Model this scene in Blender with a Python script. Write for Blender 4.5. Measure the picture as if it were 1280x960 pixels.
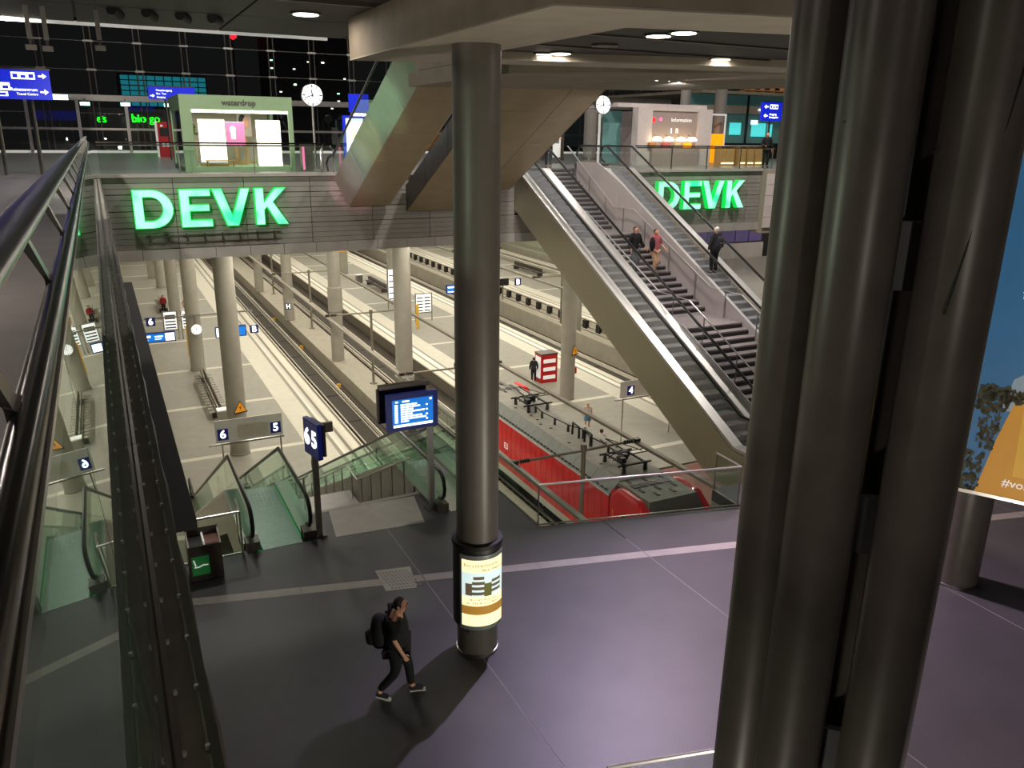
import bpy, bmesh, math, random
from mathutils import Vector, Matrix
random.seed(7)
SC = bpy.context.scene
for _o in list(bpy.data.objects): bpy.data.objects.remove(_o)
COL = SC.collection
PI = math.pi
MZ, PZ, RZ = -7.1, -14.2, -14.95            # mezzanine, platform and rail-head levels; ground hall is z = 0

# ------------------------------------------------------------------ camera
cam_d = bpy.data.cameras.new('camera'); cam = bpy.data.objects.new('camera', cam_d); COL.objects.link(cam)
_y = Vector((113-640, 163-480, 1000)).normalized()
_ny = -((600-640)*_y.x + 1000*_y.z)/_y.y
_u = -Vector((600-640, _ny, 1000)).normalized()
_x = _y.cross(_u)
_R = Matrix((_x, _y, _u))                   # photo axes -> world axes
CAMP = Vector((0, 0, 1.36))
_c = [_R @ Vector(v) for v in ((1, 0, 0), (0, -1, 0), (0, 0, -1))]
cam.matrix_world = Matrix.Translation(CAMP) @ Matrix([[_c[j][i] for j in range(3)] for i in range(3)]).to_4x4()
cam_d.sensor_width = 36; cam_d.lens = 36*1000/1280; cam_d.clip_start = 0.02; cam_d.clip_end = 600
SC.camera = cam
# ------------------------------------------------------------------ view, world
SC.view_settings.view_transform = 'Standard'; SC.view_settings.look = 'None'
SC.view_settings.gamma = 1; SC.view_settings.exposure = 0.0
w = bpy.data.worlds.new('night'); SC.world = w; w.use_nodes = True
w.node_tree.nodes['Background'].inputs[0].default_value = (0.10, 0.10, 0.105, 1)
w.node_tree.nodes['Background'].inputs[1].default_value = 0.06

def area(name, loc, sx, sy, watt, col=(1, .93, .8), rot=(0, 0, 0), parent=None, spread=180):
    d = bpy.data.lights.new(name, 'AREA'); d.shape = 'RECTANGLE'; d.size = sx; d.size_y = sy
    d.energy = watt; d.color = col; d.spread = math.radians(spread)
    o = bpy.data.objects.new(name, d); COL.objects.link(o); o.location = loc; o.rotation_euler = rot
    if parent: o.parent = parent; o.matrix_parent_inverse = Matrix.Translation(parent.location).inverted()
    return o

# ------------------------------------------------------------------ materials
def lin(c): return tuple((v/12.92 if v <= .04045 else ((v+.055)/1.055)**2.4) for v in (x/255 for x in c))
MATS = {}
def M(name, rgb, rough=.5, metal=0, emit=0, var=.12, scale=6, bump=0, stretch=None, ecol=None, coat=0):
    m = bpy.data.materials.new(name); m.use_nodes = True; nt = m.node_tree; b = nt.nodes['Principled BSDF']
    c = lin(rgb)
    b.inputs['Roughness'].default_value = rough; b.inputs['Metallic'].default_value = metal
    b.inputs['Base Color'].default_value = (*c, 1)
    if coat: b.inputs['Coat Weight'].default_value = coat
    if var or bump:
        tc = nt.nodes.new('ShaderNodeTexCoord'); n = nt.nodes.new('ShaderNodeTexNoise')
        n.inputs['Scale'].default_value = scale; n.inputs['Detail'].default_value = 5
        src = tc.outputs['Object']
        if stretch:
            mp = nt.nodes.new('ShaderNodeMapping'); mp.inputs['Scale'].default_value = stretch
            nt.links.new(src, mp.inputs[0]); src = mp.outputs[0]
        nt.links.new(src, n.inputs['Vector'])
        if var:
            r = nt.nodes.new('ShaderNodeValToRGB'); e = r.color_ramp.elements
            e[0].position = .3; e[1].position = .7
            e[0].color = (*[x*(1-var) for x in c], 1); e[1].color = (*[min(1, x*(1+var)) for x in c], 1)
            nt.links.new(n.outputs[0], r.inputs[0]); nt.links.new(r.outputs[0], b.inputs['Base Color'])
        if bump:
            bp = nt.nodes.new('ShaderNodeBump'); bp.inputs['Strength'].default_value = bump; bp.inputs['Distance'].default_value = .02
            nt.links.new(n.outputs[0], bp.inputs['Height']); nt.links.new(bp.outputs[0], b.inputs['Normal'])
    if emit:
        b.inputs['Emission Color'].default_value = (*lin(ecol or rgb), 1); b.inputs['Emission Strength'].default_value = emit
    MATS[name] = m
    return m
def glass_mat(name, tint=(.9, .95, .92), rough=.0, ior=1.5):
    m = bpy.data.materials.new(name); m.use_nodes = True; nt = m.node_tree; nt.nodes.clear()
    o = nt.nodes.new('ShaderNodeOutputMaterial'); mx = nt.nodes.new('ShaderNodeMixShader'); f = nt.nodes.new('ShaderNodeFresnel')
    t = nt.nodes.new('ShaderNodeBsdfTransparent'); g = nt.nodes.new('ShaderNodeBsdfGlossy')
    ge = nt.nodes.new('ShaderNodeNewGeometry'); mr = nt.nodes.new('ShaderNodeMapRange'); mr.inputs['To Min'].default_value = ior; mr.inputs['To Max'].default_value = 1/ior
    nt.links.new(ge.outputs['Backfacing'], mr.inputs['Value']); nt.links.new(mr.outputs[0], f.inputs['IOR']); t.inputs[0].default_value = (*tint, 1); g.inputs['Roughness'].default_value = rough
    g.inputs[0].default_value = (.95, 1, .97, 1)
    nt.links.new(f.outputs[0], mx.inputs[0]); nt.links.new(t.outputs[0], mx.inputs[1]); nt.links.new(g.outputs[0], mx.inputs[2])
    nt.links.new(mx.outputs[0], o.inputs[0]); MATS[name] = m
    return m

M('stone_dark', (64, 61, 63), .47, 0, var=.12, scale=1.3, bump=.03)
M('walkway_stone', (104, 99, 98), .6, 0, var=.1, scale=2)
M('stone_strip', (138, 132, 126), .45, var=.1, scale=4)
M('stone_pale', (150, 145, 138), .45, var=.08, scale=3)
M('groove', (118, 114, 112), .6, var=.05)
M('concrete', (126, 116, 100), .8, var=.16, scale=1.6, bump=.06)
M('concrete_pale', (150, 143, 128), .75, var=.08, scale=2, bump=.03)
M('facade_panel', (138, 134, 128), .55, var=.09, scale=1.5)
M('facade_fascia', (160, 155, 148), .6, var=.07, scale=2)
M('hall_floor', (122, 124, 120), .3, var=.08, scale=1.5)
M('dark_ceiling', (44, 41, 39), .7, var=.15, scale=3)
M('black', (14, 14, 15), .6, var=.1)
M('black_rubber', (20, 20, 21), .35, var=.1)
M('column_paint', (92, 87, 80), .42, 0, var=.07, scale=5, bump=.04)
M('column_dark', (86, 80, 74), .36, 0, var=.12, scale=4, bump=.06)
M('column_pale', (160, 156, 144), .6, var=.06, scale=2)
M('steel', (176, 172, 166), .28, 1, var=.06, scale=9)
M('deck_metal', (205, 201, 197), .32, .55, var=.04)
M('steel_brushed', (176, 169, 146), .38, .5, var=.045, scale=.7, stretch=(1, 1, 1.5))
M('steel_dark', (92, 86, 80), .4, .85, var=.12, scale=7)
M('steel_sill', (146, 136, 126), .5, .3, var=.15, scale=8, bump=.05)
M('chrome', (205, 202, 198), .12, 1, var=.03)
M('handrail_dark', (62, 57, 54), .22, .9, var=.05)
M('plate_green_lit', (136, 158, 146), .38, .4, var=.07, scale=8)  # green light on the landing mixed into the metal colour
M('step_metal', (150, 150, 153), .5, .2, var=.18, scale=20)
M('stair_stone', (138, 129, 129), .5, var=.1, scale=5)
M('stair_riser', (40, 36, 37), .6, var=.1)
M('soffit_beige', (158, 142, 116), .6, .1, var=.06, scale=2)
M('panel_silver', (176, 172, 162), .38, .6, var=.07, scale=2)
M('wall_panel', (186, 178, 176), .5, .1, var=.05, scale=2)
M('plat_pave', (150, 147, 135), .6, var=.06, scale=2)
M('plat_light', (206, 202, 186), .6, var=.05, scale=3)
M('plat_white', (240, 236, 222), .55, var=.04)
M('plat_edge', (222, 217, 200), .6, var=.06)
M('plat_grey_strip', (150, 145, 130), .6, var=.05)
M('track_slab', (74, 67, 57), .85, var=.16, scale=3, bump=.1)
M('track_slab_mid', (66, 61, 53), .9, var=.18, scale=5, bump=.12)
M('sleeper', (36, 33, 29), .9, var=.15, scale=5)
M('rail_steel', (214, 206, 190), .5, .1, var=.05)
M('platform_side', (112, 104, 90), .8, var=.1)  # track-side shade put into the colour, darker than the walls
M('wall_plat', (160, 154, 138), .75, var=.08, scale=1.2)
M('wall_pale', (214, 208, 190), .7, var=.05)
M('mast', (138, 132, 118), .5, .4, var=.08)
M('insulator', (44, 40, 36), .4, var=.1)
M('train_red', (236, 14, 26), .28, coat=.5, var=.05)
M('train_roof', (150, 147, 136), .55, var=.1, scale=1.5)
M('train_shoulder', (118, 122, 116), .5, var=.08)
M('train_white', (205, 202, 192), .4, var=.05)
M('train_dark', (34, 33, 33), .5, var=.2)
M('louvre', (92, 88, 82), .6, var=.1)
M('sign_blue', (18, 32, 150), .4, emit=.75, ecol=(20, 38, 215), var=0)
M('sign_navy', (22, 30, 84), .4, emit=.25, ecol=(20, 30, 110), var=0)
M('sign_white', (245, 245, 245), .4, emit=2.2, ecol=(240, 244, 255), var=0)
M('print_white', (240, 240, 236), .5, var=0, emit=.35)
M('screen_blue', (20, 100, 190), .3, emit=.8, ecol=(14, 120, 215), var=0)
M('screen_white', (240, 248, 255), .3, emit=1.3, ecol=(215, 240, 255), var=0)
M('lamp_white', (255, 250, 240), .3, emit=9, ecol=(255, 248, 236), var=0)
M('lamp_warm', (255, 235, 200), .3, emit=5, ecol=(255, 226, 180), var=0)
M('letter_side', (10, 130, 50), .5, emit=1.2, ecol=(5, 200, 70), var=0)
M('clock_white', (245, 245, 245), .4, emit=.75, ecol=(250, 250, 250), var=0)
M('print_sheet', (235, 238, 235), .5, emit=.8, ecol=(240, 246, 250), var=0)
M('board_back', (186, 182, 168), .5, emit=.16, ecol=(190, 186, 170), var=.04)  # slight glow added to lift boards that face away from the lamps
M('neon_green', (30, 240, 40), .4, emit=3, ecol=(20, 240, 30), var=0)
M('neon_red', (250, 30, 40), .4, emit=3, ecol=(250, 25, 35), var=0)
M('exit_green', (190, 255, 225), .4, emit=3.5, ecol=(180, 255, 220), var=0)
M('kiosk_green', (150, 178, 138), .5, var=.04)
M('kiosk_wall', (190, 176, 158), .6, var=.05)
M('kiosk_glow', (255, 246, 232), .4, emit=2.2, ecol=(255, 240, 225), var=0)
M('kiosk_pink', (226, 120, 165), .5, emit=.8, ecol=(230, 110, 165), var=0)
M('kiosk_wood', (190, 150, 95), .6, var=.1)
M('leaf', (96, 130, 50), .6, var=.3, scale=14)
M('red_paint', (196, 26, 32), .45, var=.06)
M('yellow', (228, 178, 46), .5, var=.05)
M('orange', (240, 150, 20), .45, emit=1.2, ecol=(250, 150, 10), var=0)
M('triangle_orange', (240, 160, 30), .5, emit=.3, ecol=(240, 150, 20), var=0)
M('skin', (214, 158, 130), .55, var=.05)
M('hair_dark', (30, 24, 22), .6, var=.1)
M('hair_blond', (206, 168, 116), .6, var=.1)
M('hair_white', (214, 208, 196), .6, var=.08)
M('cloth_black', (17, 17, 19), .85, var=.2, scale=20)
M('cloth_charcoal', (40, 40, 44), .85, var=.2, scale=20)
M('cloth_grey', (92, 92, 98), .85, var=.12, scale=20)
M('cloth_pink', (176, 92, 98), .85, var=.1, scale=20)
M('cloth_khaki', (196, 160, 128), .85, var=.1, scale=20)
M('cloth_white', (225, 215, 208), .85, var=.05)
M('cloth_denim', (88, 138, 170), .85, var=.12, scale=20)
M('cloth_red', (170, 40, 50), .85, var=.1)
M('sole_white', (225, 222, 215), .6, var=.03)
M('teal_shop', (80, 190, 190), .4, emit=.9, ecol=(80, 215, 215), var=0)
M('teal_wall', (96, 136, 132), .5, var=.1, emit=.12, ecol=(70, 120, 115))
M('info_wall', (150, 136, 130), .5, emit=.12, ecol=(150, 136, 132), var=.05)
M('info_frame', (205, 194, 190), .5, var=.04)
M('wood', (176, 122, 74), .6, var=.15, scale=10)
M('poster_sky', (40, 110, 165), .5, var=.12, scale=.5)
M('poster_cloud', (150, 175, 195), .5, var=.12, scale=2)
M('poster_gold', (222, 158, 24), .5, var=.06, scale=1)
M('poster_gold2', (236, 184, 46), .5, var=.05, scale=1)
M('poster_leaf', (60, 58, 30), .6, var=.4, scale=12)
M('ad_cream', (240, 226, 184), .5, emit=1.25, ecol=(255, 232, 175), var=0)
M('ad_sky', (200, 214, 214), .5, emit=1.0, ecol=(205, 225, 225), var=0)
M('ad_building', (120, 104, 88), .5, emit=.35, ecol=(120, 104, 84), var=0)
M('ad_band', (176, 130, 60), .5, emit=.6, ecol=(180, 130, 50), var=0)
M('ad_text', (110, 88, 60), .5, emit=.15, ecol=(110, 88, 60), var=0)
M('ad_tree', (110, 112, 52), .5, emit=.35, ecol=(110, 112, 45), var=.2)
M('ad_frame', (136, 148, 148), .35, .3, var=.04)
M('bin_steel', (84, 76, 68), .4, .6, var=.1)
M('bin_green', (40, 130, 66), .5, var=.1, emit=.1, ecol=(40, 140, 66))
M('skirt_green_glow', (60, 170, 100), .35, emit=.3, ecol=(18, 180, 80), var=.1)  # glow added to the skirts, standing in for spilled green light
M('brown_tile', (150, 128, 104), .6, var=.08, scale=2)
M('red_tile', (128, 84, 72), .6, var=.08, scale=2)
M('street_cyan', (30, 130, 145), .5, emit=.55, ecol=(25, 140, 155), var=.2, scale=1)
M('night_grey', (30, 32, 34), .7, var=.1)
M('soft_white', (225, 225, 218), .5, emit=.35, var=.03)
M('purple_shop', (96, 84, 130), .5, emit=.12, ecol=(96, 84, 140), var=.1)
glass_mat('glass', (.90, .95, .92))
glass_mat('glass_green', (.80, .93, .86))
glass_mat('glass_clear', (.96, .97, .97))

def letter_mat():                                     # LED letters: brighter mint over the diodes, green towards the rims
    m = M('letter_green', (30, 200, 120), .4, emit=1, var=0); nt = m.node_tree; b = nt.nodes['Principled BSDF']
    tc = nt.nodes.new('ShaderNodeTexCoord'); n = nt.nodes.new('ShaderNodeTexNoise'); n.inputs['Scale'].default_value = 1.1; n.inputs['Detail'].default_value = 1
    r = nt.nodes.new('ShaderNodeValToRGB'); e = r.color_ramp.elements; e[0].position = .3; e[0].color = (*lin((60, 244, 182)), 1); e[1].position = .5; e[1].color = (*lin((190, 255, 242)), 1)
    nt.links.new(tc.outputs['Object'], n.inputs['Vector']); nt.links.new(n.outputs[0], r.inputs[0]); nt.links.new(r.outputs[0], b.inputs['Emission Color'])
    b.inputs['Emission Strength'].default_value = 1.05; b.inputs['Base Color'].default_value = (.01, .2, .08, 1)
letter_mat()
# ------------------------------------------------------------------ mesh collector
class MB:
    def __init__(s): s.v = []; s.f = []
    def add(s, v, f):
        n = len(s.v); s.v += [tuple(p) for p in v]; s.f += [tuple(i+n for i in q) for q in f]; return s
    def box(s, x0, x1, y0, y1, z0, z1):
        if x0 > x1: x0, x1 = x1, x0
        if y0 > y1: y0, y1 = y1, y0
        if z0 > z1: z0, z1 = z1, z0
        return s.add([(x0,y0,z0),(x1,y0,z0),(x1,y1,z0),(x0,y1,z0),(x0,y0,z1),(x1,y0,z1),(x1,y1,z1),(x0,y1,z1)],
                     [(3,2,1,0),(4,5,6,7),(0,1,5,4),(1,2,6,5),(2,3,7,6),(3,0,4,7)])
    def obox(s, c, d, rz=0, rx=0):
        R = Matrix.Rotation(rz, 3, 'Z') @ Matrix.Rotation(rx, 3, 'X'); c = Vector(c); n = len(s.v); t = MB().box(-d[0]/2, d[0]/2, -d[1]/2, d[1]/2, -d[2]/2, d[2]/2)
        return s.add([c + R @ Vector(p) for p in t.v], t.f)
    def prism(s, poly, z0, z1):
        a = sum(poly[i][0]*poly[(i+1) % len(poly)][1]-poly[(i+1) % len(poly)][0]*poly[i][1] for i in range(len(poly)))
        if a < 0: poly = poly[::-1]
        n = len(poly)
        return s.add([(x, y, z0) for x, y in poly] + [(x, y, z1) for x, y in poly],
                     [tuple(range(n-1, -1, -1)), tuple(range(n, 2*n))] + [(i, (i+1) % n, n+(i+1) % n, n+i) for i in range(n)])
    def profx(s, poly, x0, x1):                      # poly of (y, z) drawn out along x
        t = MB().prism(poly, x0, x1); return s.add([(z, x, y) for x, y, z in t.v], t.f)
    def profy(s, poly, y0, y1):                      # poly of (x, z) drawn out along y
        t = MB().prism(poly, y0, y1); return s.add([(x, z, y) for x, y, z in t.v], [q[::-1] for q in t.f])
    def tube(s, pts, r, n=8, closed=False):
        pts = [Vector(p) for p in pts]; L = len(pts); rings = []
        rr = r if isinstance(r, (list, tuple)) else [r]*L
        prev = None
        for i, p in enumerate(pts):
            if closed: d = pts[(i+1) % L] - pts[i-1]
            else: d = pts[min(i+1, L-1)] - pts[max(i-1, 0)]
            d.normalize()
            if prev is None:
                a = Vector((0, 0, 1)) if abs(d.z) < .9 else Vector((1, 0, 0)); a = (a - d*a.dot(d)).normalized()
            else: a = (prev - d*prev.dot(d)).normalized()
            prev = a; b = d.cross(a)
            rings.append([p + (a*math.cos(2*PI*k/n) + b*math.sin(2*PI*k/n))*rr[i] for k in range(n)])
        v = [q for g in rings for q in g]; f = []
        for i in range(L if closed else L-1):
            j = (i+1) % L
            f += [(i*n+k, i*n+(k+1) % n, j*n+(k+1) % n, j*n+k) for k in range(n)]
        if not closed: f += [tuple(range(n-1, -1, -1)), tuple(range((L-1)*n, L*n))]
        return s.add(v, f)
    def cyl(s, x, y, r, z0, z1, n=24): return s.tube([(x, y, z0), (x, y, z1)], r, n)
    def lathe(s, prof, c=(0, 0, 0), n=24, axis='z'):
        v = []; f = []; L = len(prof)
        for i, (r, h) in enumerate(prof):
            for k in range(n):
                a = 2*PI*k/n; p = (r*math.cos(a), r*math.sin(a), h)
                if axis == 'y': p = (p[0], h, -p[1])
                v.append((p[0]+c[0], p[1]+c[1], p[2]+c[2]))
        for i in range(L-1): f += [(i*n+k, i*n+(k+1) % n, (i+1)*n+(k+1) % n, (i+1)*n+k) for k in range(n)]
        f += [tuple(range(n-1, -1, -1)), tuple(range((L-1)*n, L*n))]
        return s.add(v, f)
    def sphere(s, c, r, n=12, m=8, sc=(1, 1, 1)):
        prof = [(max(1e-4, r*math.sin(PI*i/m)), -r*math.cos(PI*i/m)) for i in range(m+1)]
        t = MB().lathe(prof, (0, 0, 0), n); return s.add([(x*sc[0]+c[0], y*sc[1]+c[1], z*sc[2]+c[2]) for x, y, z in t.v], t.f)
    def build(s, name, mat, parent=None, smooth=False, local=False, kind=None):
        me = bpy.data.meshes.new(name); me.from_pydata(s.v, [], s.f); me.materials.append(MATS[mat] if isinstance(mat, str) else mat)
        me.update()
        return link(name, me, parent, smooth, local, kind)
def fixn(me):
    b = bmesh.new(); b.from_mesh(me); bmesh.ops.recalc_face_normals(b, faces=b.faces); b.to_mesh(me); b.free()
def link(name, me, parent=None, smooth=False, local=False, kind=None):
    fixn(me)
    if smooth:
        for p in me.polygons: p.use_smooth = True
        try: me.set_sharp_from_angle(angle=math.radians(40))
        except Exception: pass
    o = bpy.data.objects.new(name, me); COL.objects.link(o)
    if parent:
        o.parent = parent
        if not local: o.matrix_parent_inverse = Matrix.Translation(-Vector(parent.location)) if parent.type == 'EMPTY' or not parent.parent else Matrix.Identity(4)
    if kind: o['kind'] = kind
    return o
def thing(name, label, cat, loc=(0, 0, 0), group=None, rz=0):
    o = bpy.data.objects.new(name, None); COL.objects.link(o); o.location = loc; o.rotation_euler.z = rz
    o.empty_display_size = .2
    o['label'] = label; o['category'] = cat
    if group: o['group'] = group
    return o
def tag(o, label, cat, group=None):
    o['label'] = label; o['category'] = cat
    if group: o['group'] = group
    return o
def struct(o): o['kind'] = 'structure'; return o
def sgroup(name):                                   # a piece of the setting made of pieces
    o = bpy.data.objects.new(name, None); COL.objects.link(o); o['kind'] = 'structure'; return o
def dup(root, loc, rz=None, label=None):
    r = root.copy(); COL.objects.link(r); r.location = loc
    if rz is not None: r.rotation_euler.z = rz
    if label: r['label'] = label
    for ch in root.children:
        c = ch.copy(); COL.objects.link(c); c.parent = r
        for g in ch.children:
            d = g.copy(); COL.objects.link(d); d.parent = c
    return r
_fonts = {}
def text(body, size, mat, loc, right=(1, 0, 0), up=(0, 0, 1), parent=None, name='lettering', depth=.012, align='CENTER', bold=0, local=False, sx=1):
    cu = bpy.data.curves.new('t', 'FONT'); cu.body = body; cu.size = size; cu.extrude = depth; cu.align_x = align; cu.align_y = 'CENTER'; cu.offset = bold*size; cu.resolution_u = 4
    to = bpy.data.objects.new('t', cu); COL.objects.link(to)
    dg = bpy.context.evaluated_depsgraph_get(); me = bpy.data.meshes.new_from_object(to.evaluated_get(dg))
    bpy.data.objects.remove(to); bpy.data.curves.remove(cu)
    r = Vector(right).normalized(); u = Vector(up).normalized(); n = r.cross(u)
    mt = Matrix(((r.x*sx, u.x, n.x, loc[0]), (r.y*sx, u.y, n.y, loc[1]), (r.z*sx, u.z, n.z, loc[2]), (0, 0, 0, 1)))
    me.transform(mt); me.name = name; me.materials.clear(); me.materials.append(MATS[mat])
    o = bpy.data.objects.new(name, me); COL.objects.link(o)
    if parent:
        o.parent = parent
        if not local: o.matrix_parent_inverse = Matrix.Translation(-Vector(parent.location)) if parent.type == 'EMPTY' or not parent.parent else Matrix.Identity(4)
    return o
# ================================================================== STRUCTURE
# ---- mezzanine floor: stone slabs between joints 4.6 m apart, the oblique pale strip let in between them
SK = -.249                                            # slope of the oblique line in plan
def st_lo(x): return 14.29+(x-.63)*SK
def st_hi(x): return st_lo(x)+.27
floor = sgroup('floor'); floor['label'] = 'dark polished stone floor of the mezzanine'
G = .012
JX = [-6.9, -4.35, .25, 4.85, 9.45, 14.05, 18.65, 23.25, 27.85]
def hole_y(x): return 14.33-.238*(x-7.96)
def far_poly(x0, x1):                                 # far outline of the floor, stepped round the stair wells
    P = []
    def stp(a, b, y0, y1):
        a2, b2 = max(a, x0), min(b, x1)
        if a2 < b2: P.extend([(a2, y0 if a2 == a else y0+(y1-y0)*(a2-a)/(b-a)), (b2, y1 if b2 == b else y0+(y1-y0)*(b2-a)/(b-a))])
    stp(-20, 1.98, 16.0, 16.0); stp(1.98, 3.3, 15.86, 15.86); stp(3.3, 6.2, 17.2, 17.2); stp(6.2, 7.62, 15.95, 15.95); stp(7.62, 8.02, 24, 24)
    stp(8.02, 12.9, hole_y(8.02), hole_y(12.9)); stp(12.9, 40, 14.2, 14.2)
    return P
for i in range(len(JX)-1):
    a, b = JX[i]+G, JX[i+1]-G
    MB().prism([(a, -4), (b, -4), (b, st_lo(b)), (a, st_lo(a))], MZ-.3, MZ).build('floor_slab', 'stone_dark', floor)
    MB().prism([(a, st_hi(a)), (b, st_hi(b))] + far_poly(a, b)[::-1], MZ-.3, MZ).build('floor_slab', 'stone_dark', floor)
    n = 2
    for k in range(n):
        u, v = a+(b-a)*k/n+.004, a+(b-a)*(k+1)/n-.004
        MB().prism([(u, st_lo(u)+.004), (v, st_lo(v)+.004), (v, st_hi(v)-.004), (u, st_hi(u)-.004)], MZ-.3, MZ+.001).build('strip_stone', 'stone_strip', floor)
for x in JX[1:-1]: MB().box(x-G, x+G, -4, 17 if x < 8 else 13, MZ-.3, MZ-.003).build('floor_joint', 'groove', floor)
MB().prism([(3.72, 15.78), (5.72, 15.6), (5.98, 17.02), (3.9, 17.14)], MZ-.05, MZ+.004).build('pale_slab', 'stone_pale', floor)
MB().box(3.3, 6.2, 17.08, 17.22, MZ-.05, MZ+.006).build('stair_edge_strip', 'stone_strip', floor)
tp = MB().prism([(4.02, 13.22), (4.60, 13.08), (4.76, 13.9), (4.06, 14.04)], MZ-.05, MZ+.004).build('tactile_plate', 'stone_pale', floor)
tm = MB()
for i in range(9):
    for j in range(6):
        x = 4.09+i*.067+j*.012; y = 13.95-(i*.0165)-j*.125; tm.box(x, x+.03, y-.08, y, MZ, MZ+.012)
tm.build('tactile_rib', 'stone_strip', tp)
# mezzanine edge faces and slab underside
mz = MB()
mz.prism([(-6.9, -4), (27.8, -4), (27.8, 14.2), (12.9, 14.2), (12.9, hole_y(12.9)), (8.02, hole_y(8.02)), (8.02, 24), (7.62, 24), (7.62, 15.95), (6.2, 15.95), (6.2, 17.2), (3.3, 17.2), (3.3, 15.86), (-6.9, 15.86)], MZ-1.0, MZ-.31)
struct(mz.build('floor_slab_edge', 'concrete_pale'))
struct(MB().prism([(26, 29.8), (50, 29.8), (50, 46), (34, 46), (26, 34)], MZ-.6, MZ).build('floor_far_mezzanine', 'stone_pale'))
# ---- hall floor (z = 0): bridge deck, walkway on the left, near walkway
hf = MB()
for a, b, y in ((-14, 15.0, 29.62), (15.0, 16.46, 30.4), (16.46, 19.02, 31.9), (19.02, 20.6, 30.4), (20.6, 64, 29.62)): hf.box(a, b, y, 62, -.45, 0)
hf.build('floor_hall', 'hall_floor'); struct(bpy.data.objects['floor_hall'])
hw = MB(); hw.box(-14, -.03, -4, 29.6, -.45, 0); struct(hw.build('floor_walkway', 'walkway_stone'))
hn = MB(); hn.box(.12, 3.2, -4, -.35, -.45, 0); struct(hn.build('floor_near_walkway', 'stone_dark'))
# ---- bridge front: cladding boards in 13 rows, stone fascia blocks below
wb = sgroup('wall_bridge'); wb['label'] = 'grey slatted cladding on the front of the bridge'
zr = [-.09+(-2.43+.09)*k/13 for k in range(14)]
for c in range(13):
    xa, xb = -.05+2.27*c, -.05+2.27*(c+1)
    if c == 12: xb = 28.0
    for r in range(13):
        g = .02 if r in (0, 3, 6, 9) else .006
        mid = []
        if zr[r] < -1.6: mid = [(14.965, 16.44), (19.04, 20.63)]
        if zr[r] < -2.1: mid += [(16.445, 19.035)]
        for u, v in [(xa+.011, min(xb-.011, 14.96)), (max(xa+.011, 20.64), xb-.011)] + [(max(xa+.011, p), min(xb-.011, q)) for p, q in mid]:
            if v-u > .05: MB().box(u, v, 29.5, 29.56, zr[r+1]+.006, zr[r]-g).build('facade_board', 'facade_panel', wb)
for c in range(25):
    xa = -.1+1.16*c
    MB().box(xa+.008, xa+1.152, 29.46, 29.56, -2.8, -2.44).build('fascia_block', 'facade_fascia', wb)
for u, v, q in ((-.3, 14.96, 0), (14.96, 16.44, -1.65), (16.44, 19.04, -2.1), (19.04, 20.64, -1.65), (20.64, 29, 0)): MB().box(u, v, 29.57, 29.62, -2.8, q).build('backing', 'black', wb)
for u, v in ((-.3, 14.96), (20.64, 28)): MB().box(u, v, 29.4, 29.64, -.09, .02).build('coping', 'facade_fascia', wb)
be = sgroup('wall_bridge_end')
for k in range(5): MB().box(28.03, 30.9, 29.1, 29.16, -.2-.5*k-.49, -.2-.5*k-.006).build('end_panel', 'info_frame', be)
MB().box(28.03, 30.9, 29.17, 29.9, -2.95, 0).build('backing', 'concrete_pale', be)
cbm = MB()
for a, b, y in ((-14, 14.96, 29.7), (14.96, 20.64, 33.6), (20.64, 64, 29.7)): cbm.box(a, b, y, 45, -2.8, -.46)
struct(cbm.build('ceiling_bridge', 'concrete_pale'))
struct(MB().box(-14, 64, 45, 115, -3.2, -2.8).build('ceiling_tunnel', 'concrete_pale'))
# ---- tunnel walls
struct(MB().box(-5.0, -4.6, 14, 118, RZ-.4, -3.2).build('wall_tunnel_left', 'wall_pale'))
struct(MB().box(52, 52.4, 14, 118, RZ-.4, -3.2).build('wall_tunnel_right', 'wall_plat'))
struct(MB().box(-5, 52.4, 116, 116.4, RZ-.4, -3.2).build('wall_tunnel_end', 'wall_plat'))
struct(MB().box(-5, 52.4, 8, 118, RZ-.5, RZ-.22).build('floor_track_bed', 'track_slab'))
struct(MB().box(-5, 52.4, 8.0, 8.3, RZ-.5, MZ-1).build('wall_tunnel_near', 'wall_plat'))
# ---- platforms
ROWS = [23.2, 31.6, 39.95, 48.25, 56.6, 65.4, 73.5, 82, 90.4, 98.6, 107, 115]
def platform(name, label, x0, x1, cx, y0, cut_left=0):
    g = sgroup(name); g['label'] = label
    MB().box(x0+.05, x1-.05, y0, 115, RZ-.22, PZ-.1).build('platform_base', 'platform_side', g)
    il, ir = x0+2.45, x1-2.45                            # inner field between the light bands
    for s, e in ((x0, il), (x1, ir)):                    # light margins with white line and two grey lines
        d = 1 if e > s else -1
        def strip(a, b, m, nm, dz=0): MB().box(s+d*a, s+d*b, y0, 115, PZ-.1, PZ+dz).build(nm, m, g)
        strip(-.03, .45, 'plat_edge', 'platform_edge'); strip(.452, .62, 'plat_grey_strip', 'tactile_line', -.002)
        strip(.622, 1.0, 'plat_white', 'safety_line', .002); strip(1.002, 1.2, 'plat_grey_strip', 'tactile_line', -.002)
        strip(1.202, 2.448, 'plat_light', 'light_margin')
    ys = [y0] + [y for y in ROWS if y > y0+1]
    for a, b in zip(ys[:-1], ys[1:]):
        MB().box(il+.004, ir-.004, a+.2, b-.2, PZ-.1, PZ-.001).build('paving_field', 'plat_pave', g)
        MB().box(il+.004, ir-.004, b-.196, b+.196, PZ-.1, PZ).build('cross_strip', 'plat_light', g)
    return g
platform('floor_platform_left', 'pale platform with white cross strips between tracks five and six', -1.35, 10.5, 4.6, 17)
platform('floor_platform_middle', 'pale platform on the far side of the red locomotive', 19.05, 29.75, 24.4, 29)
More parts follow.
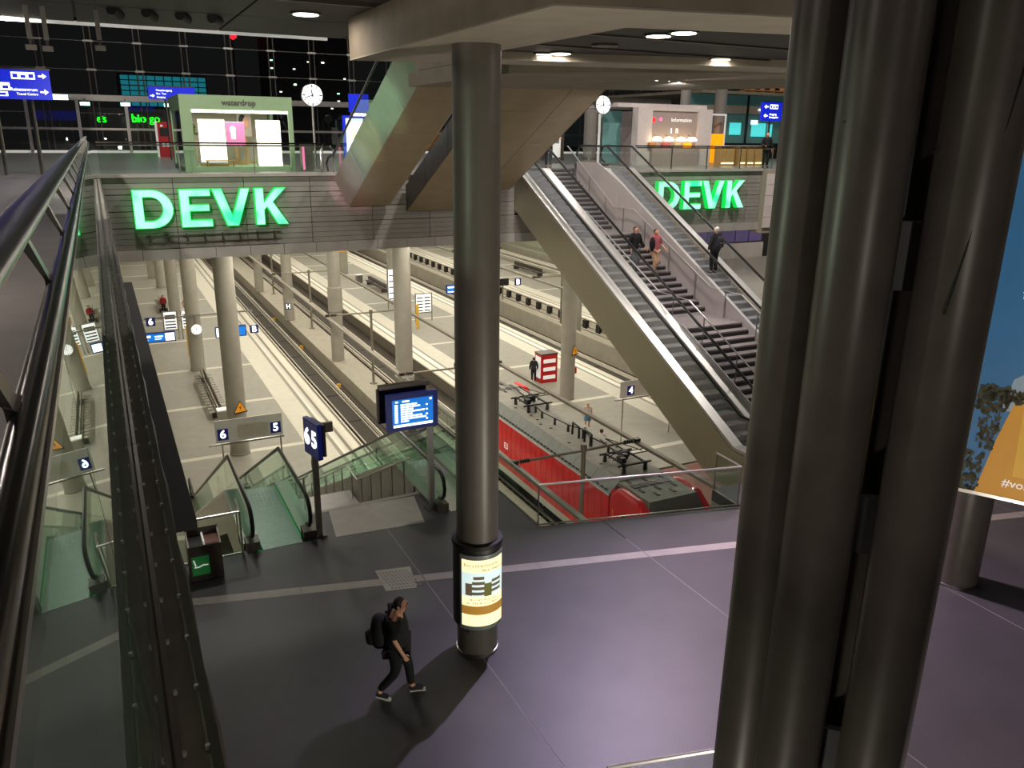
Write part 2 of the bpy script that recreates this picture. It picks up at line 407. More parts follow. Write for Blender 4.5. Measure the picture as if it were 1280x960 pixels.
platform('floor_platform_right', 'pale platform at the far right of the tunnel', 37.65, 50.5, 44, 14)
pr = bpy.data.objects['floor_platform_right']
for k in range(40):
    y = 24+2.2*k; MB().box(37.3, 37.69, y, y+.55, RZ-.1, PZ-.1).build('edge_bracket', 'sleeper', pr); MB().box(37.62, 37.69, y+.57, y+2.18, RZ+.05, PZ-.2).build('edge_infill', 'plat_light', pr)
pb = sgroup('floor_platform_near')                       # tiled apron below the big escalator
MB().box(19.05, 29.75, 8.4, 29, RZ-.22, PZ-.02).build('platform_base', 'brown_tile', pb)
MB().box(20.5, 29.75, 24.4, 28.9, PZ-.02, PZ+.004).build('red_tiling', 'red_tile', pb)
MB().box(19.1, 29.7, 8.4, 24.3, PZ-.02, PZ+.003).build('brown_tiling', 'brown_tile', pb)
# walkways between the tracks
wk = MB(); wk.profy([(13.35, RZ-.3), (15.45, RZ-.3), (15.45, PZ-.25), (14.0, PZ-.25), (14.0, PZ), (13.35, PZ)], 20, 115); struct(wk.build('wall_between_tracks', 'wall_plat'))
wk = MB(); wk.box(33.1, 35.3, 14, 115, RZ-.3, PZ-.1); wk.box(33.1, 33.5, 14, 115, PZ-.1, PZ+.45); struct(wk.build('wall_between_far_tracks', 'wall_plat'))
# ---- tracks
def track(cx, y0, label, fine=True):
    t = thing('railway_track', label, 'track', (cx, y0, RZ))
    for s in (-1, 1):
        m = MB(); x = cx+s*.75; m.box(x-.045, x+.045, y0, 115, RZ-.14, RZ); m.box(x-.075, x+.075, y0, 115, RZ-.17, RZ-.14); m.build('rail', 'rail_steel', t)
        m = MB(); x = cx+s*.47; m.box(x-.025, x+.025, y0, 115, RZ-.12, RZ-.03); m.build('guard_rail', 'rail_steel', t)
    y = y0+.3; fin = MB()
    k = 0
    while y < 114.5:
        for s in (-1, 1):
            m = MB().box(cx+s*.75-.27, cx+s*.75+.27, y, y+.28, RZ-.24, RZ-.165)
            if k < 150 and fine and y > 37: m.build('sleeper_block', 'sleeper', t)
            else: fin.add(m.v, m.f)
        y += .62; k += 1 if y > 37 else 0
    o = fin.build('sleeper_row', 'sleeper', t); o['kind'] = 'stuff'
    y = y0
    while y < 110:
        MB().box(cx-.45, cx+.45, y+.04, y+5.2, RZ-.24, RZ-.13).build('slab_panel', 'track_slab_mid', t); y += 5.3
    for yy in ([51.5, 62.8, 74.0] if fine else []):
        MB().box(cx+.85, cx+1.1, yy, yy+.22, RZ-.24, RZ+.05).build('track_signal_box', 'yellow', t)
    return t
track(11.98, 18, 'railway track beside the left platform, with yellow trackside boxes')
track(17.1, 18, 'railway track under the red locomotive', False)
track(31.6, 22, 'railway track on the far edge of the middle platform', False)
track(36.75, 22, 'railway track beside the far right platform', False)
track(-2.6, 22, 'railway track hidden behind the left platform by the tunnel wall', False)
# ---- big round columns on the platform level
def pcol(x, y, r, label, top=None, base=PZ, sleeve=None, tri=None):
    t = thing('tunnel_column', label, 'column', (x, y, base))
    top = top or (-2.8 if y < 45 else -3.2)
    MB().cyl(x, y, r, base, top, 32).build('column_shaft', 'column_pale', t, True)
    MB().lathe([(r+.03, 0), (r+.03, .08), (r, .1)], (x, y, base), 32).build('base_ring', 'concrete_pale', t, True)
    if sleeve:
        MB().lathe([(r, -.05), (r+.07, 0), (r+.07, .1), (r+.07, sleeve[1]-sleeve[0]), (r, sleeve[1]-sleeve[0]+.04)], (x, y, sleeve[0]), 32).build('sleeve', 'column_pale', t, True)
    if tri: tri_sign(t, x, y, r, *tri)
    return t
def tri_sign(t, x, y, r, ang, z, s=.55):                 # orange warning triangle curved plate on the shaft
    d = Vector((math.sin(ang), -math.cos(ang), 0)); rt = Vector((math.cos(ang), math.sin(ang), 0)); c = Vector((x, y, z))+d*(r+.05)
    def tr(k, off, nm, mat, par):
        P = [c+d*off+rt*(s*k*a)+Vector((0, 0, s*k*b)) for a, b in ((-.58, -.5), (.58, -.5), (0, .5))]
        Q = [p-d*.02 for p in P]
        return MB().add(P+Q, [(0, 1, 2), (5, 4, 3), (0, 3, 4, 1), (1, 4, 5, 2), (2, 5, 3, 0)]).build(nm, mat, par)
    o = tr(1.15, 0, 'warning_triangle', 'train_dark', t); tr(.92, .015, 'triangle_face', 'triangle_orange', o)
    bolt = [(0, .22), (-.1, -.02), (-.01, -.02), (-.06, -.26), (.1, .04), (.0, .04)]
    P = [c+d*.03+rt*(s*a)+Vector((0, 0, s*b-.04)) for a, b in bolt]; Q = [p-d*.01 for p in P]; n = 6
    MB().add(P+Q, [tuple(range(n)), tuple(range(2*n-1, n-1, -1))]+[(i, i+n, (i+1) % n+n, (i+1) % n) for i in range(n)]).build('bolt_symbol', 'train_dark', o)
pcol(4.80, 39.9, .47, 'pale round column behind the glass 6 and 5 board, with an orange warning triangle', tri=(.25, PZ+2.6))
pcol(4.6, 56.6, .47, 'pale round column carrying the platform clock bracket')
pcol(4.6, 73.4, .47, 'pale round column third along the left platform')
pcol(4.6, 90.2, .47, 'pale round column farthest along the left platform')
pcol(13.9, 40.6, .47, 'pale sleeved column behind the blue departure display', sleeve=(-13.0, -11.4))
pcol(13.9, 55.06, .44, 'pale sleeved column between the tracks left of the yellow post', sleeve=(-10.6, -8.9))
pcol(13.5, 69.6, .44, 'pale sleeved column with a small H board between the tracks', sleeve=(-8.4, -7.2))
pcol(13.5, 84.2, .44, 'pale column farthest back between the tracks')
pcol(24.35, 74.1, .45, 'pale column on the middle platform beside the timetable case')
pcol(24.4, 40.6, .45, 'pale column on the middle platform with an orange warning triangle', tri=(.45, PZ+3.2))
pcol(34.1, 55.6, .42, 'pale column between the far right tracks')
# ---- mezzanine column in the middle of the picture, with the lit advertising collar
cx, cy = 4.9, 10.87
t = thing('advertising_column', 'tall dark round column in the middle with a lit poster collar near its foot', 'column', (cx, cy, MZ))
MB().cyl(cx, cy, .345, MZ, 2.55, 48).build('column_shaft', 'column_paint', t, True)
MB().lathe([(.365, 0), (.365, .05), (.345, .06)], (cx, cy, MZ), 48).build('base_ring', 'steel', t, True)
MB().lathe([(.35, -6.52), (.41, -6.5), (.41, -5.06), (.40, -5.0), (.36, -5.0)], (cx, cy, 0), 48).build('collar', 'train_dark', t, True)
MB().lathe([(.425, -5.04), (.425, -4.97), (.37, -4.97)], (cx, cy, 0), 48).build('collar_rim', 'black', t, True)
SH = -.72
def arcp(r0, r1, a0, a1, z0, z1, n=20, zt=None):
    a0 += SH; a1 += SH; m = MB(); v = []; f = []
    for i in range(n+1):
        a = a0+(a1-a0)*i/n
        for r in (r0, r1):
            for z in (z0, z1 if zt is None else zt(i/n)): v.append((cx+r*math.sin(a), cy-r*math.cos(a), z))
    for i in range(n):
        b = 4*i; c = 4*i+4
        f += [(b+2, c+2, c+3, b+3), (b, b+1, c+1, c), (b+1, b+3, c+3, c+1), (b, c, c+2, b+2)]
    f += [(0, 2, 3, 1), (4*n, 4*n+1, 4*n+3, 4*n+2)]
    return m.add(v, f)
A0, A1 = -.43, 1.55
fr = arcp(.41, .432, A0, A1, -6.5, -5.12).build('poster_frame', 'ad_frame', t, True)
po = arcp(.425, .440, A0+.11, A1-.1, -6.42, -5.2).build('poster', 'ad_cream', t, True)
arcp(.43, .4415, A0+.11, A1-.1, -5.86, -5.42).build('poster_sky', 'ad_sky', po, True)
for k in range(4):
    arcp(.43, .443, .0+.05*k, .62-.02*k, -5.83+.095*k, -5.775+.095*k).build('balcony_print', 'ad_building', po, True)
arcp(.43, .4425, -.16, .1, -5.84, -5.62).build('brick_print', 'ad_building', po, True)
arcp(.43, .4435, .56, .86, -5.86, -5.62).build('tree_print', 'ad_tree', po, True)
for k in range(3): arcp(.43, .4428, .86, 1.3, -5.8+.09*k, -5.75+.09*k).build('balcony_print', 'ad_building', po, True)
arcp(.43, .442, A0+.11, A1-.1, -6.2, -6.04).build('gold_band', 'ad_band', po, True)
def arc_text(s, size, zc, ac, mat, slope=0):
    w_ = .6*size; n = len(s)
    for i, ch in enumerate(s):
        if ch == ' ': continue
        a = SH+ac+(i-(n-1)/2)*w_/.445
        text(ch, size, mat, (cx+.4445*math.sin(a), cy-.4445*math.cos(a), zc+slope*(i-(n-1)/2)), (math.cos(a), math.sin(a), 0), (0, 0, 1), po, 'poster_lettering', .001)
arc_text('Kutscherhäuser', .075, -5.29, .5, 'ad_text')
arc_text('Apartments', .07, -5.375, .95, 'ad_text')
arc_text('Bis 45 Minuten', .055, -5.92, .55, 'ad_text')
arc_text('ab 349 € pro Monat', .055, -5.985, .55, 'ad_text')
MB().obox((cx+.44*math.sin(-.9), cy-.44*math.cos(-.9), -6.53), (.16, .012, .035), -.9).build('maker_plate', 'steel', t)
# ---- near four-tube steel column at the right
bc = thing('column_cluster', 'dark steel four-tube column standing close on the right', 'column', (4.1, 3.2, MZ))
fx = Vector((.88, -.47)); fd = Vector((.76, .65))
T2 = Vector((3.66, 3.07))
rl = Vector((.65, -.76)); rd = Vector((.76, .65))
T1 = T2 - rl*.30 + rd*.34; T3 = T2 + rl*.50 + rd*.06; T4 = T2 + rl*.20 + rd*.44
for nm, T in (('steel_tube', T1), ('steel_tube', T2), ('steel_tube', T3), ('steel_tube', T4)):
    MB().cyl(T.x, T.y, .2, MZ, 3.3, 48).build(nm, 'column_dark', bc, True)
mid = (T2+T3)/2; an = math.atan2(rl.y, rl.x)
for z0, z1 in ((.56, .94), (-1.08, -.7), (-2.75, -2.4), (2.2, 2.55), (-4.4, -4.0), (-5.9, -5.5)):
    for A, B in ((T2, T3), (T1, T2), (T3, T4)):
        c = (A+B)/2+rd*.13; d = B-A
        MB().obox((c.x, c.y, (z0+z1)/2), (d.length, .05, z1-z0), math.atan2(d.y, d.x)).build('connector_plate', 'train_dark', bc)
for T, a in ((T1, -.15), (T3, -.05), (T2, .9)):           # small ring hooks and slack wires
    p = Vector((T.x, T.y, 1.78)) + Vector((math.sin(a+.7)*.2, -math.cos(a+.7)*.2, 0)); q = Vector((math.sin(a+.7), -math.cos(a+.7), 0))
    h = MB().tube([p+q*.03+Vector((0, 0, math.sin(k*PI/5)*.03))+Vector((math.cos(a+.7), math.sin(a+.7), 0))*math.cos(k*PI/5)*.03 for k in range(10)], .008, 6, True).build('ring_hook', 'steel', bc, True)
hk = Vector((T3.x-.05, T3.y-.2, 1.74)); e2 = Vector((T2.x+.14, T2.y-.16, 1.25))
def slack(a, b, sag, n=12): return [a.lerp(b, i/n)+Vector((0, 0, -sag*4*(i/n)*(1-i/n))) for i in range(n+1)]
MB().tube(slack(hk, Vector((mid.x, mid.y-.05, 1.3)), .06), .006, 5).build('slack_wire', 'black', bc, True)
MB().tube(slack(hk, Vector((T3.x-.19, T3.y-.1, .5)), .03), .006, 5).build('slack_wire', 'black', bc, True)
MB().tube(slack(Vector((T1.x+.0, T1.y-.21, 1.74)), Vector((T2.x-.2, T2.y+.02, 1.45)), .12), .006, 5).build('slack_wire', 'black', bc, True)
# ---- dark column at the right edge and the hanging banner in front of it
x, y = 14.48, 8.31+.4
t = thing('round_column', 'dark round column at the right edge, its top hidden by the hanging banner', 'column', (x, y, MZ))
MB().cyl(x, y, .42, MZ, 2.55, 40).build('column_shaft', 'column_dark', t, True); MB().lathe([(.44, 0), (.44, .05), (.42, .06)], (x, y, MZ), 40).build('base_ring', 'steel', t, True)
A = Vector((12.77, 7.92)); B = Vector((13.27, 7.04)); D = (B-A).normalized(); N = Vector((D.y, -D.x));
if N.y > 0: N = -N
t = thing('advertising_banner', 'large framed advertising banner hanging at the right edge, blue sky above an orange pack', 'banner', (A.x, A.y, -4.4))
ang = math.atan2(D.y, D.x)
def bpan(u0, u1, z0, z1, nm, mat, off, par, th=.02):
    c = A+D*((u0+u1)/2)+N*off; return MB().obox((c.x, c.y, (z0+z1)/2), (u1-u0, th, z1-z0), ang).build(nm, mat, par)
pn = bpan(0, 3.2, -4.40, 1.25, 'banner_sheet', 'poster_sky', 0, t, .05)
for u0, u1, z0, z1 in ((-.03, 3.23, -4.46, -4.4), (-.03, 0, -4.4, 1.25), (3.2, 3.23, -4.4, 1.25), (-.03, 3.23, 1.25, 1.3)): bpan(u0, u1, z0, z1, 'banner_frame', 'steel', .01, t, .08)
def bpoly(pts, nm, mat, off, par):
    P = [A+D*u+N*off for u, z in pts]; n = len(pts)
    v = [(P[i].x, P[i].y, pts[i][1]) for i in range(n)]; v += [(P[i].x-N.x*.004, P[i].y-N.y*.004, pts[i][1]) for i in range(n)]
    return MB().add(v, [tuple(range(n)), tuple(range(2*n-1, n-1, -1))]+[(i, i+n, (i+1) % n+n, (i+1) % n) for i in range(n)]).build(nm, mat, par)
bpoly([(.42, -2.75), (.5, -2.35), (.8, -2.1), (1.2, -1.85), (1.7, -1.9), (2.4, -2.1), (3.2, -2.2), (3.2, -2.9), (.42, -2.9)], 'cloud_print', 'poster_cloud', .03, pn)
bpoly([(.25, -4.4), (.42, -3.4), (.58, -2.72), (3.2, -2.6), (3.2, -4.4)], 'pack_print', 'poster_gold', .034, pn)
bpoly([(.75, -4.0), (.72, -2.85), (3.2, -2.75), (3.2, -4.0)], 'pack_front_print', 'poster_gold2', .038, pn)
bpoly([(.92, -3.1), (1.2, -2.95), (1.25, -3.2), (1.0, -3.22)], 'pack_leaf_print', 'bin_green', .042, pn)
for k, (u0, u1, z0, z1) in enumerate(((0, .3, -4.4, -3.7), (.05, .5, -2.9, -2.5), (.2, .85, -2.75, -2.55), (.12, .42, -3.6, -2.8))):
    lm = MB(); rr = random.Random(k)
    for q in range(90):
        u = rr.uniform(u0, u1); z = rr.uniform(z0, z1); s = rr.uniform(.02, .06); a = rr.uniform(0, 6); c = A+D*u+N*.044
        lm.add([(c.x+D.x*s*math.cos(a+j*PI/2)*(1 if j % 2 else .5), c.y+D.y*s*math.cos(a+j*PI/2)*(1 if j % 2 else .5), z+s*math.sin(a+j*PI/2)) for j in range(4)], [(0, 1, 2, 3)])
    o = lm.build('ivy_print', 'poster_leaf', pn); o['kind'] = 'stuff'
Dv = (D.x, D.y, 0)
def btext(s, size, u, z, mat='print_white'): c = A+D*u+N*.045; text(s, size, mat, (c.x, c.y, z), Dv, (0, 0, 1), pn, 'banner_lettering', .002, 'LEFT')
btext('K', .24, .42, -.62); btext('fü', .24, .38, -.95); btext('#vom', .2, .62, -4.14)
# ---- ceilings
cl = sgroup('ceiling'); cl['label'] = 'dark metal panel ceiling below the upper level'
ce = MB(); 
for i in range(13):
    for j in range(9):
        x0, y0 = -9.6+2.4*i, -4.3+2.4*j
        MB().box(x0+.02, x0+2.38, y0+.02, y0+2.38, 3.2, 3.26).build('ceiling_panel', 'dark_ceiling', cl)
MB().box(-9.7, 21.7, -4.4, 17.3, 3.27, 3.7).build('upper_slab', 'black', cl)
MB().box(-9.7, 4.5, 17.3, 17.36, 3.15, 3.21).build('ceiling_edge_rail', 'soft_white', cl)
MB().box(-9.7, 4.5, 17.3, 17.34, 3.22, 3.75).build('edge_fascia', 'black', cl)
for y in (2.9, 7.7, 12.5): MB().box(-9.6, 4.0, y-.03, y+.03, 3.14, 3.2).build('ceiling_rail', 'steel_dark', cl)
cb = sgroup('ceiling_beam'); cb['label'] = 'concrete ring beam on the round columns'
Z0 = 2.55
MB().prism([(5.55, 8.2), (12.5, 6.45), (12.5, 10.9), (5.45, 13.0)], 2.68, 2.74).build('inner_ceiling', 'dark_ceiling', cb)
for y in (9.9, 11.4): MB().box(5.55, 12.5, y-.02, y+.02, 2.655, 2.68).build('ceiling_rail', 'steel_dark', cb)
L = [(4.1, 14.35), (4.1, 7.3), (12.5, 5.3), (12.5, 6.5), (5.6, 8.28), (5.5, 12.95), (12.5, 10.85), (12.5, 12.0), (5.6, 13.75)]
MB().prism(L, Z0+.02, 3.32).build('beam_body', 'concrete', cb); MB().prism(L, Z0, Z0+.019).build('beam_soffit', 'concrete_pale', cb)
b2 = [(9.0, 14.6), (12.4, 11.9), (15.6, 12.3), (15.6, 14.8), (13.0, 18.6), (12.3, 22.2), (7.2, 22.2), (7.2, 15.8)]
MB().prism([(7.6, 15.3), (9.3, 13.8), (16, 9.9), (19, 9.2), (19, 13.5), (15.6, 15.2), (13.6, 18.5), (7.6, 21.2)], Z0, 2.9).build('beam_far', 'concrete', cb)
struct(MB().box(7.6, 19, 13.5, 20.6, 2.91, 3.5).build('ceiling_upper_level', 'concrete'))
for k, (x, z) in enumerate(((.31, 2.6), (-.44, 2.55), (-.67, 2.56))):
    t = thing('pendant_rod', ('slim hanging rod with a lamp box, nearest the green kiosk', 'middle slim hanging rod below the dark ceiling at the upper left', 'leftmost slim hanging rod below the dark ceiling')[k], 'ceiling fitting', (x, 15.5, 3.2)); MB().box(x-.035, x+.035, 15.47, 15.53, z+.16, 3.2).build('rod', 'steel', t); MB().box(x-.075, x+.075, 15.43, 15.57, z, z+.07).build('lamp_box', 'steel', t); MB().box(x-.02, x+.02, 15.48, 15.52, z+.07, z+.16).build('neck', 'steel_dark', t)
# ---- outer glass front of the hall at y = 60
cw = sgroup('window_1'); cw['label'] = 'tall glass front of the hall held by pairs of thin steel posts and cables'
for k in range(24):
    x = -10.6+2.78*k
    for d in (-.17, .17):
        MB().tube([(x+d, 60, 0), (x+d, 60, 15)], .045, 6).build('mullion', 'steel_dark', cw)
    for z in (3.35, 5.0, 6.68, 8.4): MB().box(x-.28, x+.28, 59.9, 60.0, z-.06, z+.06).build('clamp', 'steel', cw)
    MB().box(x+.03, x+2.75, 60.08, 60.1, .05, 15).build('pane', 'glass_clear', cw)
for z in (3.3, 5.0, 6.68, 8.4): MB().tube([(-11, 59.95, z), (56, 59.95, z)], .022, 5).build('cable', 'steel', cw)
MB().box(-11, 22, 59.4, 59.8, 3.15, 3.5).build('door_canopy', 'steel', cw)
MB().box(-11, 56, 59.6, 59.75, 1.38, 1.52).build('transom', 'steel', cw)
MB().box(-11, 56, 59.5, 60.1, 0, .14).build('plinth', 'soft_white', cw)
for k in range(12):
    x = -8.9+2.78*k
    if x < 12: MB().box(x-.09, x+.09, 59.3, 59.5, 0, 3.15).build('door_post', 'steel', cw)
struct(MB().box(-14, 60, 60.3, 100, -.3, -.02).build('ground_outside', 'night_grey'))
# ================================================================== ESCALATORS, STAIRS, BALUSTRADES
def off(path, dz): return [(y, z+dz) for y, z in path]
def escalator(label, x0, x1, path, depth, under, hr=.98, skirt='steel_brushed', glass='glass_clear', side='steel_brushed', steps='step_metal', rail='black_rubber', inner=None, deck='deck_metal', cat='escalator', group=None, tread_first=True):
    """path: four (y, z) deck points, upper or near end first; under: (y, z) underside outline from the last end back to the first"""
    t = thing('escalator', label, cat, ((x0+x1)/2, path[0][0], path[0][1]), group)
    sg = 1 if path[-1][0] > path[0][0] else -1
    for s, x in ((-1, x0), (1, x1)):
        o = x+s*.15
        MB().profx(path+under, o-.02, o+.02).build('side_panel', side, t)
        MB().profx(off(path, .1)+off(path, -.02)[::-1], x+s*.17, x-s*.02).build('outer_deck', deck, t)
        MB().profx(off(path, .1)+off(path, -.02)[::-1], x-s*.02, x-s*.16).build('inner_deck', deck, t)
        MB().profx(off(path, 0)+off(path, -.35)[::-1], x-s*.16, x-s*.175).build('skirt_panel', inner or skirt, t)
        pa, pb = path[0], path[-1]
        gp = [(pa[0]-sg*.28, pa[1]+hr*.62)] + off(path, hr-.05) + [(pb[0]+sg*.28, pb[1]+hr*.62)]
        MB().profx(gp+off(path, .08)[::-1], x-.006, x+.006).build('glass_panel', glass, t)
        for e, d in ((pa, -sg), (pb, sg)): MB().box(x-.14, x+.14, e[0]-d*.12, e[0]+d*.24, e[1], e[1]+.2).build('newel_base', 'steel_dark', t)
        P = []; r = hr*.36
        for k in range(7):
            a = -PI/2+PI*k/6; P.append((x, pa[0]-sg*r*math.cos(a), pa[1]+hr-r+r*math.sin(a)))
        for y, z in path[1:-1]:
            P.append((x, y, z+hr))
        for k in range(7):
            a = PI/2-PI*k/6; P.append((x, pb[0]+sg*r*math.cos(a), pb[1]+hr-r+r*math.sin(a)))
        MB().tube(P, .045, 8).build('handrail', rail, t, True)
    MB().profx(off(path, -.4)+under, x0-.13, x1+.13).build('truss', 'steel_dark', t)
    (ya, za), (yb, zb), (yc, zc), (yd, zd) = path
    a, b = x0+.18, x1-.18
    MB().box(a, b, ya-sg*.28, ya+(yb-ya)*.62, za-.1, za+.004).build('comb_plate', 'plate_green_lit' if inner else 'steel', t)
    MB().box(a, b, yd, yd+(yc-yd)*.62, zd-.1, zd+.004).build('comb_plate', 'plate_green_lit' if inner else 'steel', t)
    n = max(1, int(round(abs(za-zd)/.2))); run = (yc-yb)/n; ris = (zd-za)/n
    ns = 3
    for i in range(-ns, n+ns):
        if i < 0: y, z = yb+i*abs(run)*sg*.95, za
        elif i >= n: y, z = yc+(i-n)*run, zd
        else: y, z = yb+i*run, za+ris*(i+ (1 if ris < 0 else 0))
        m = MB(); y2 = y+run*.985
        m.box(a, b, y, y2, z-.03, z-.004 if i in range(n) else z+.002)
        if 0 <= i < n: m.box(a, b, y+run*.0, y+run*.05, z-.03, z-ris-.012)
        for q in range(9): m.box(a+(b-a)*(q+.2)/9, a+(b-a)*(q+.55)/9, y+run*.06, y2-run*.06, z-.004, z+.006)
        m.build('step', steps, t)
    return t
LP = [(31.4, .0), (29.35, .0), (15.8, -6.98), (13.9, -6.98)]
UN = [(13.9, -8.15), (16.7, -8.15), (29.4, -1.55), (31.4, -1.2)]
escalator('long steel escalator left of the stairs with a brushed metal side facing the locomotive', 15.15, 16.3, LP, 1.6, UN)
escalator('long steel escalator right of the stairs carrying a white haired traveller', 19.2, 20.45, LP, 1.6, UN)
# ---- the stairs between them
st = thing('staircase', 'wide stone staircase with dark risers and two landings between the long escalators', 'stairs', (17, 29.3, 0))
def flight(par, x0, x1, y0, z0, y1, z1, n, mt='stair_stone', mr='stair_riser', sg=-1):
    tr = (y1-y0)/n; rs = (z1-z0)/n
    for i in range(n):
        y, z = y0+tr*i, z0+rs*(i+1)
        s = MB().box(x0, x1, y+tr*-.1, y+tr, z-.05, z).build('step', mt, par)
        MB().box(x0, x1, y, y+tr*.06, z, z-rs-.05).build('riser', mr, s)
X0, X1 = 16.50, 18.97
flight(st, X0, X1, 31.9, 0, 28.1, -2.32, 14)
MB().box(X0, X1, 26.7, 28.15, -2.44, -2.32).build('landing', 'stair_stone', st)
flight(st, X0, X1, 26.7, -2.32, 21.8, -4.6, 14)
MB().box(X0, X1, 20.2, 21.85, -4.74, -4.6).build('landing', 'stair_stone', st)
flight(st, X0, X1, 20.2, -4.6, 15.2, -7.1, 15)
prof = [(31.9, -.2), (28.1, -2.55), (26.7, -2.55), (21.8, -4.85), (20.2, -4.85), (15.2, -7.35), (15.2, -7.6), (20.2, -5.3), (21.8, -5.3), (26.7, -2.95), (28.1, -2.95), (31.9, -.6)]
MB().profx(prof, X0+.01, X1-.01).build('stair_slab', 'concrete', st)
for k in range(10):                                      # grey cladding between stairs and right escalator
    y1, y0 = 31.4-1.72*k, 31.4-1.72*(k+1)
    zt = lambda y: .32-.515*(29.35-y) if y < 29.35 else .32
    MB().profx([(y1-.012, zt(y1)), (y0+.012, zt(y0)), (y0+.012, max(-7.1, zt(y0)-2.2)), (y1-.012, max(-7.05, zt(y1)-2.2))], 18.975, 19.01).build('side_cladding', 'wall_panel', st)
SN = [(31.9, .0), (28.1, -2.32), (26.7, -2.32), (21.8, -4.6), (20.2, -4.6), (15.2, -7.05)]
for (ya, za), (yb, zb) in zip(SN[:-1], SN[1:]):
    MB().profx([(ya-.004, za+.12), (yb+.004, zb+.12), (yb+.004, zb-1.1), (ya-.004, za-1.1)], 16.472, 16.498).build('stringer_panel', 'wall_panel', st)
def rail_line(par, x, pts, h, n_post, r=.025, mat='deck_metal', posts=True, name='handrail'):
    o = MB().tube([(x, y, z+h) for y, z in pts], r, 8).build(name, mat, par, True)
    if posts:
        for k in range(n_post):
            u = (k+.5)/n_post*(len(pts)-1); i = min(int(u), len(pts)-2); f = u-i
            y = pts[i][0]+(pts[i+1][0]-pts[i][0])*f; z = pts[i][1]+(pts[i+1][1]-pts[i][1])*f
            MB().tube([(x, y, z), (x, y, z+h)], .02, 6).build('rail_post', 'steel', par, True)
S1 = [(32.0, 0), (28.1, -2.32)]; S2 = [(26.7, -2.32), (21.8, -4.6)]; S3 = [(20.2, -4.6), (15.3, -7.0)]
for x in (16.62, 18.85):
    for S in (S1, S2, S3): rail_line(st, x, S, .95, 3)
    rail_line(st, x, [S1[1], S2[0]], .95, 1, .015); rail_line(st, x, [S2[1], S3[0]], .95, 1, .015)
# ---- escalators and stairs down to platforms 5 and 6
PP = [(16.15, MZ), (19.1, MZ), (33.3, PZ), (35.2, PZ)]
PU = [(35.2, PZ-.9), (32.6, PZ-.9), (19.4, MZ-1.2), (16.15, MZ-1.05)]
escalator('glass sided escalator going down to the platform beside the litter bin, green lit', 2.0, 3.2, PP, 1.1, PU, .98, glass='glass_green', side='panel_silver', inner='skirt_green_glow', steps='plate_green_lit', deck='steel')
escalator('glass sided escalator going down to the platform under the blue display', 6.3, 7.45, PP, 1.1, PU, .98, glass='glass_green', side='panel_silver', steps='step_metal', deck='steel')
ps = thing('staircase', 'stone stairs going down to the platform between two glass sided escalators', 'stairs', (4.8, 17.2, MZ))
flight(ps, 3.42, 6.1, 17.2, MZ, 22.3, -9.7, 16, sg=1); MB().box(3.42, 6.1, 22.25, 23.6, -9.85, -9.7).build('landing', 'stone_pale', ps)
flight(ps, 3.42, 6.1, 23.6, -9.7, 32.4, PZ, 28, sg=1)
MB().profx([(17.3, MZ-.2), (22.3, -9.95), (23.6, -9.95), (32.4, PZ-.2), (32.4, PZ-.6), (23.6, -10.4), (22.3, -10.4), (17.3, MZ-.7)], 3.43, 6.09).build('stair_slab', 'concrete', ps)
for x in (3.5, 6.0):
    rail_line(ps, x, [(17.3, MZ), (22.3, -9.7)], .9, 5, .022); rail_line(ps, x, [(22.3, -9.7), (23.5, -9.7)], .9, 1, .022); rail_line(ps, x, [(23.5, -9.7), (32, -14.1)], .9, 7, .022)
for k in range(7): MB().profx([(17.4+2*k, MZ-.5*2*k+.1 - .0), (19.36+2*k, MZ-.5*2*k-.9), (19.36+2*k, MZ-.5*2*k-2.0), (17.4+2*k, MZ-.5*2*k-1.1)], 6.10, 6.13).build('wall_panel', 'panel_silver', ps)
# ---- upper flight: two escalators and a stair seen from below
def upper(label, name, cat, x0, x1, top, bot, soffit, side, lean=0, rail=True):
    t = thing(name, label, cat, ((x0+x1)/2, 29.3, -1.1))
    (ya, za), (yb, zb) = top; (yc, zc), (yd, zd) = bot
    n = 4
    tilt = .0
    for s, x in ((1, x0), (-1, x1)):
        for k in range(n):
            u, v = k/n, (k+1)/n-.004
            L = lambda p, q, f: (p[0]+(q[0]-p[0])*f, p[1]+(q[1]-p[1])*f)
            a, b = L(top[0], top[1], u), L(top[0], top[1], v); c, d = L(bot[0], bot[1], v), L(bot[0], bot[1], u)
            poly = [a, b, c, d]
            m = MB().profx(poly, x, x+s*.03)
            if lean and s == 1: m.v = [(x_-(lean if any(abs(y_-q[0])+abs(z_-q[1]) < 1e-4 for q in (a, b)) else 0), y_, z_) for x_, y_, z_ in m.v]
            m.build('side_panel', side, t)
    for k in range(5):
        u, v = k/5, (k+1)/5-.003
        L = lambda p, q, f: (p[0]+(q[0]-p[0])*f, p[1]+(q[1]-p[1])*f)
        c, d = L(bot[0], bot[1], u), L(bot[0], bot[1], v)
        MB().profx([c, d, (d[0], d[1]+.04), (c[0], c[1]+.04)], x0+.031, x1-.031).build('soffit_panel', soffit, t)
    MB().profx([(ya, za-.02), (yb, zb-.02), (yd, zd+.05), (yc, zc+.05)], x0+.04, x1-.04).build('truss', 'steel_dark', t)
    MB().profx([(ya, za), (yc, zc), (yc+.02, zc), (ya+.05, za)], x0+.0, x1).build('end_panel', soffit, t)
    if rail:
        for x in (x0+.03-lean, x1-.03):
            MB().profx([(ya, za), (yb, zb), (yb, zb+.8), (ya, za+.8)], x, x+.012).build('glass_panel', 'glass', t)
            MB().tube([(x, ya+.9, za+.25), (x, ya+1.1, za+.5), (x, ya+.8, za+.72), (x, ya, za+.85), (x, yb, zb+.85)], .04, 8).build('handrail', 'black_rubber', t, True)
    return t
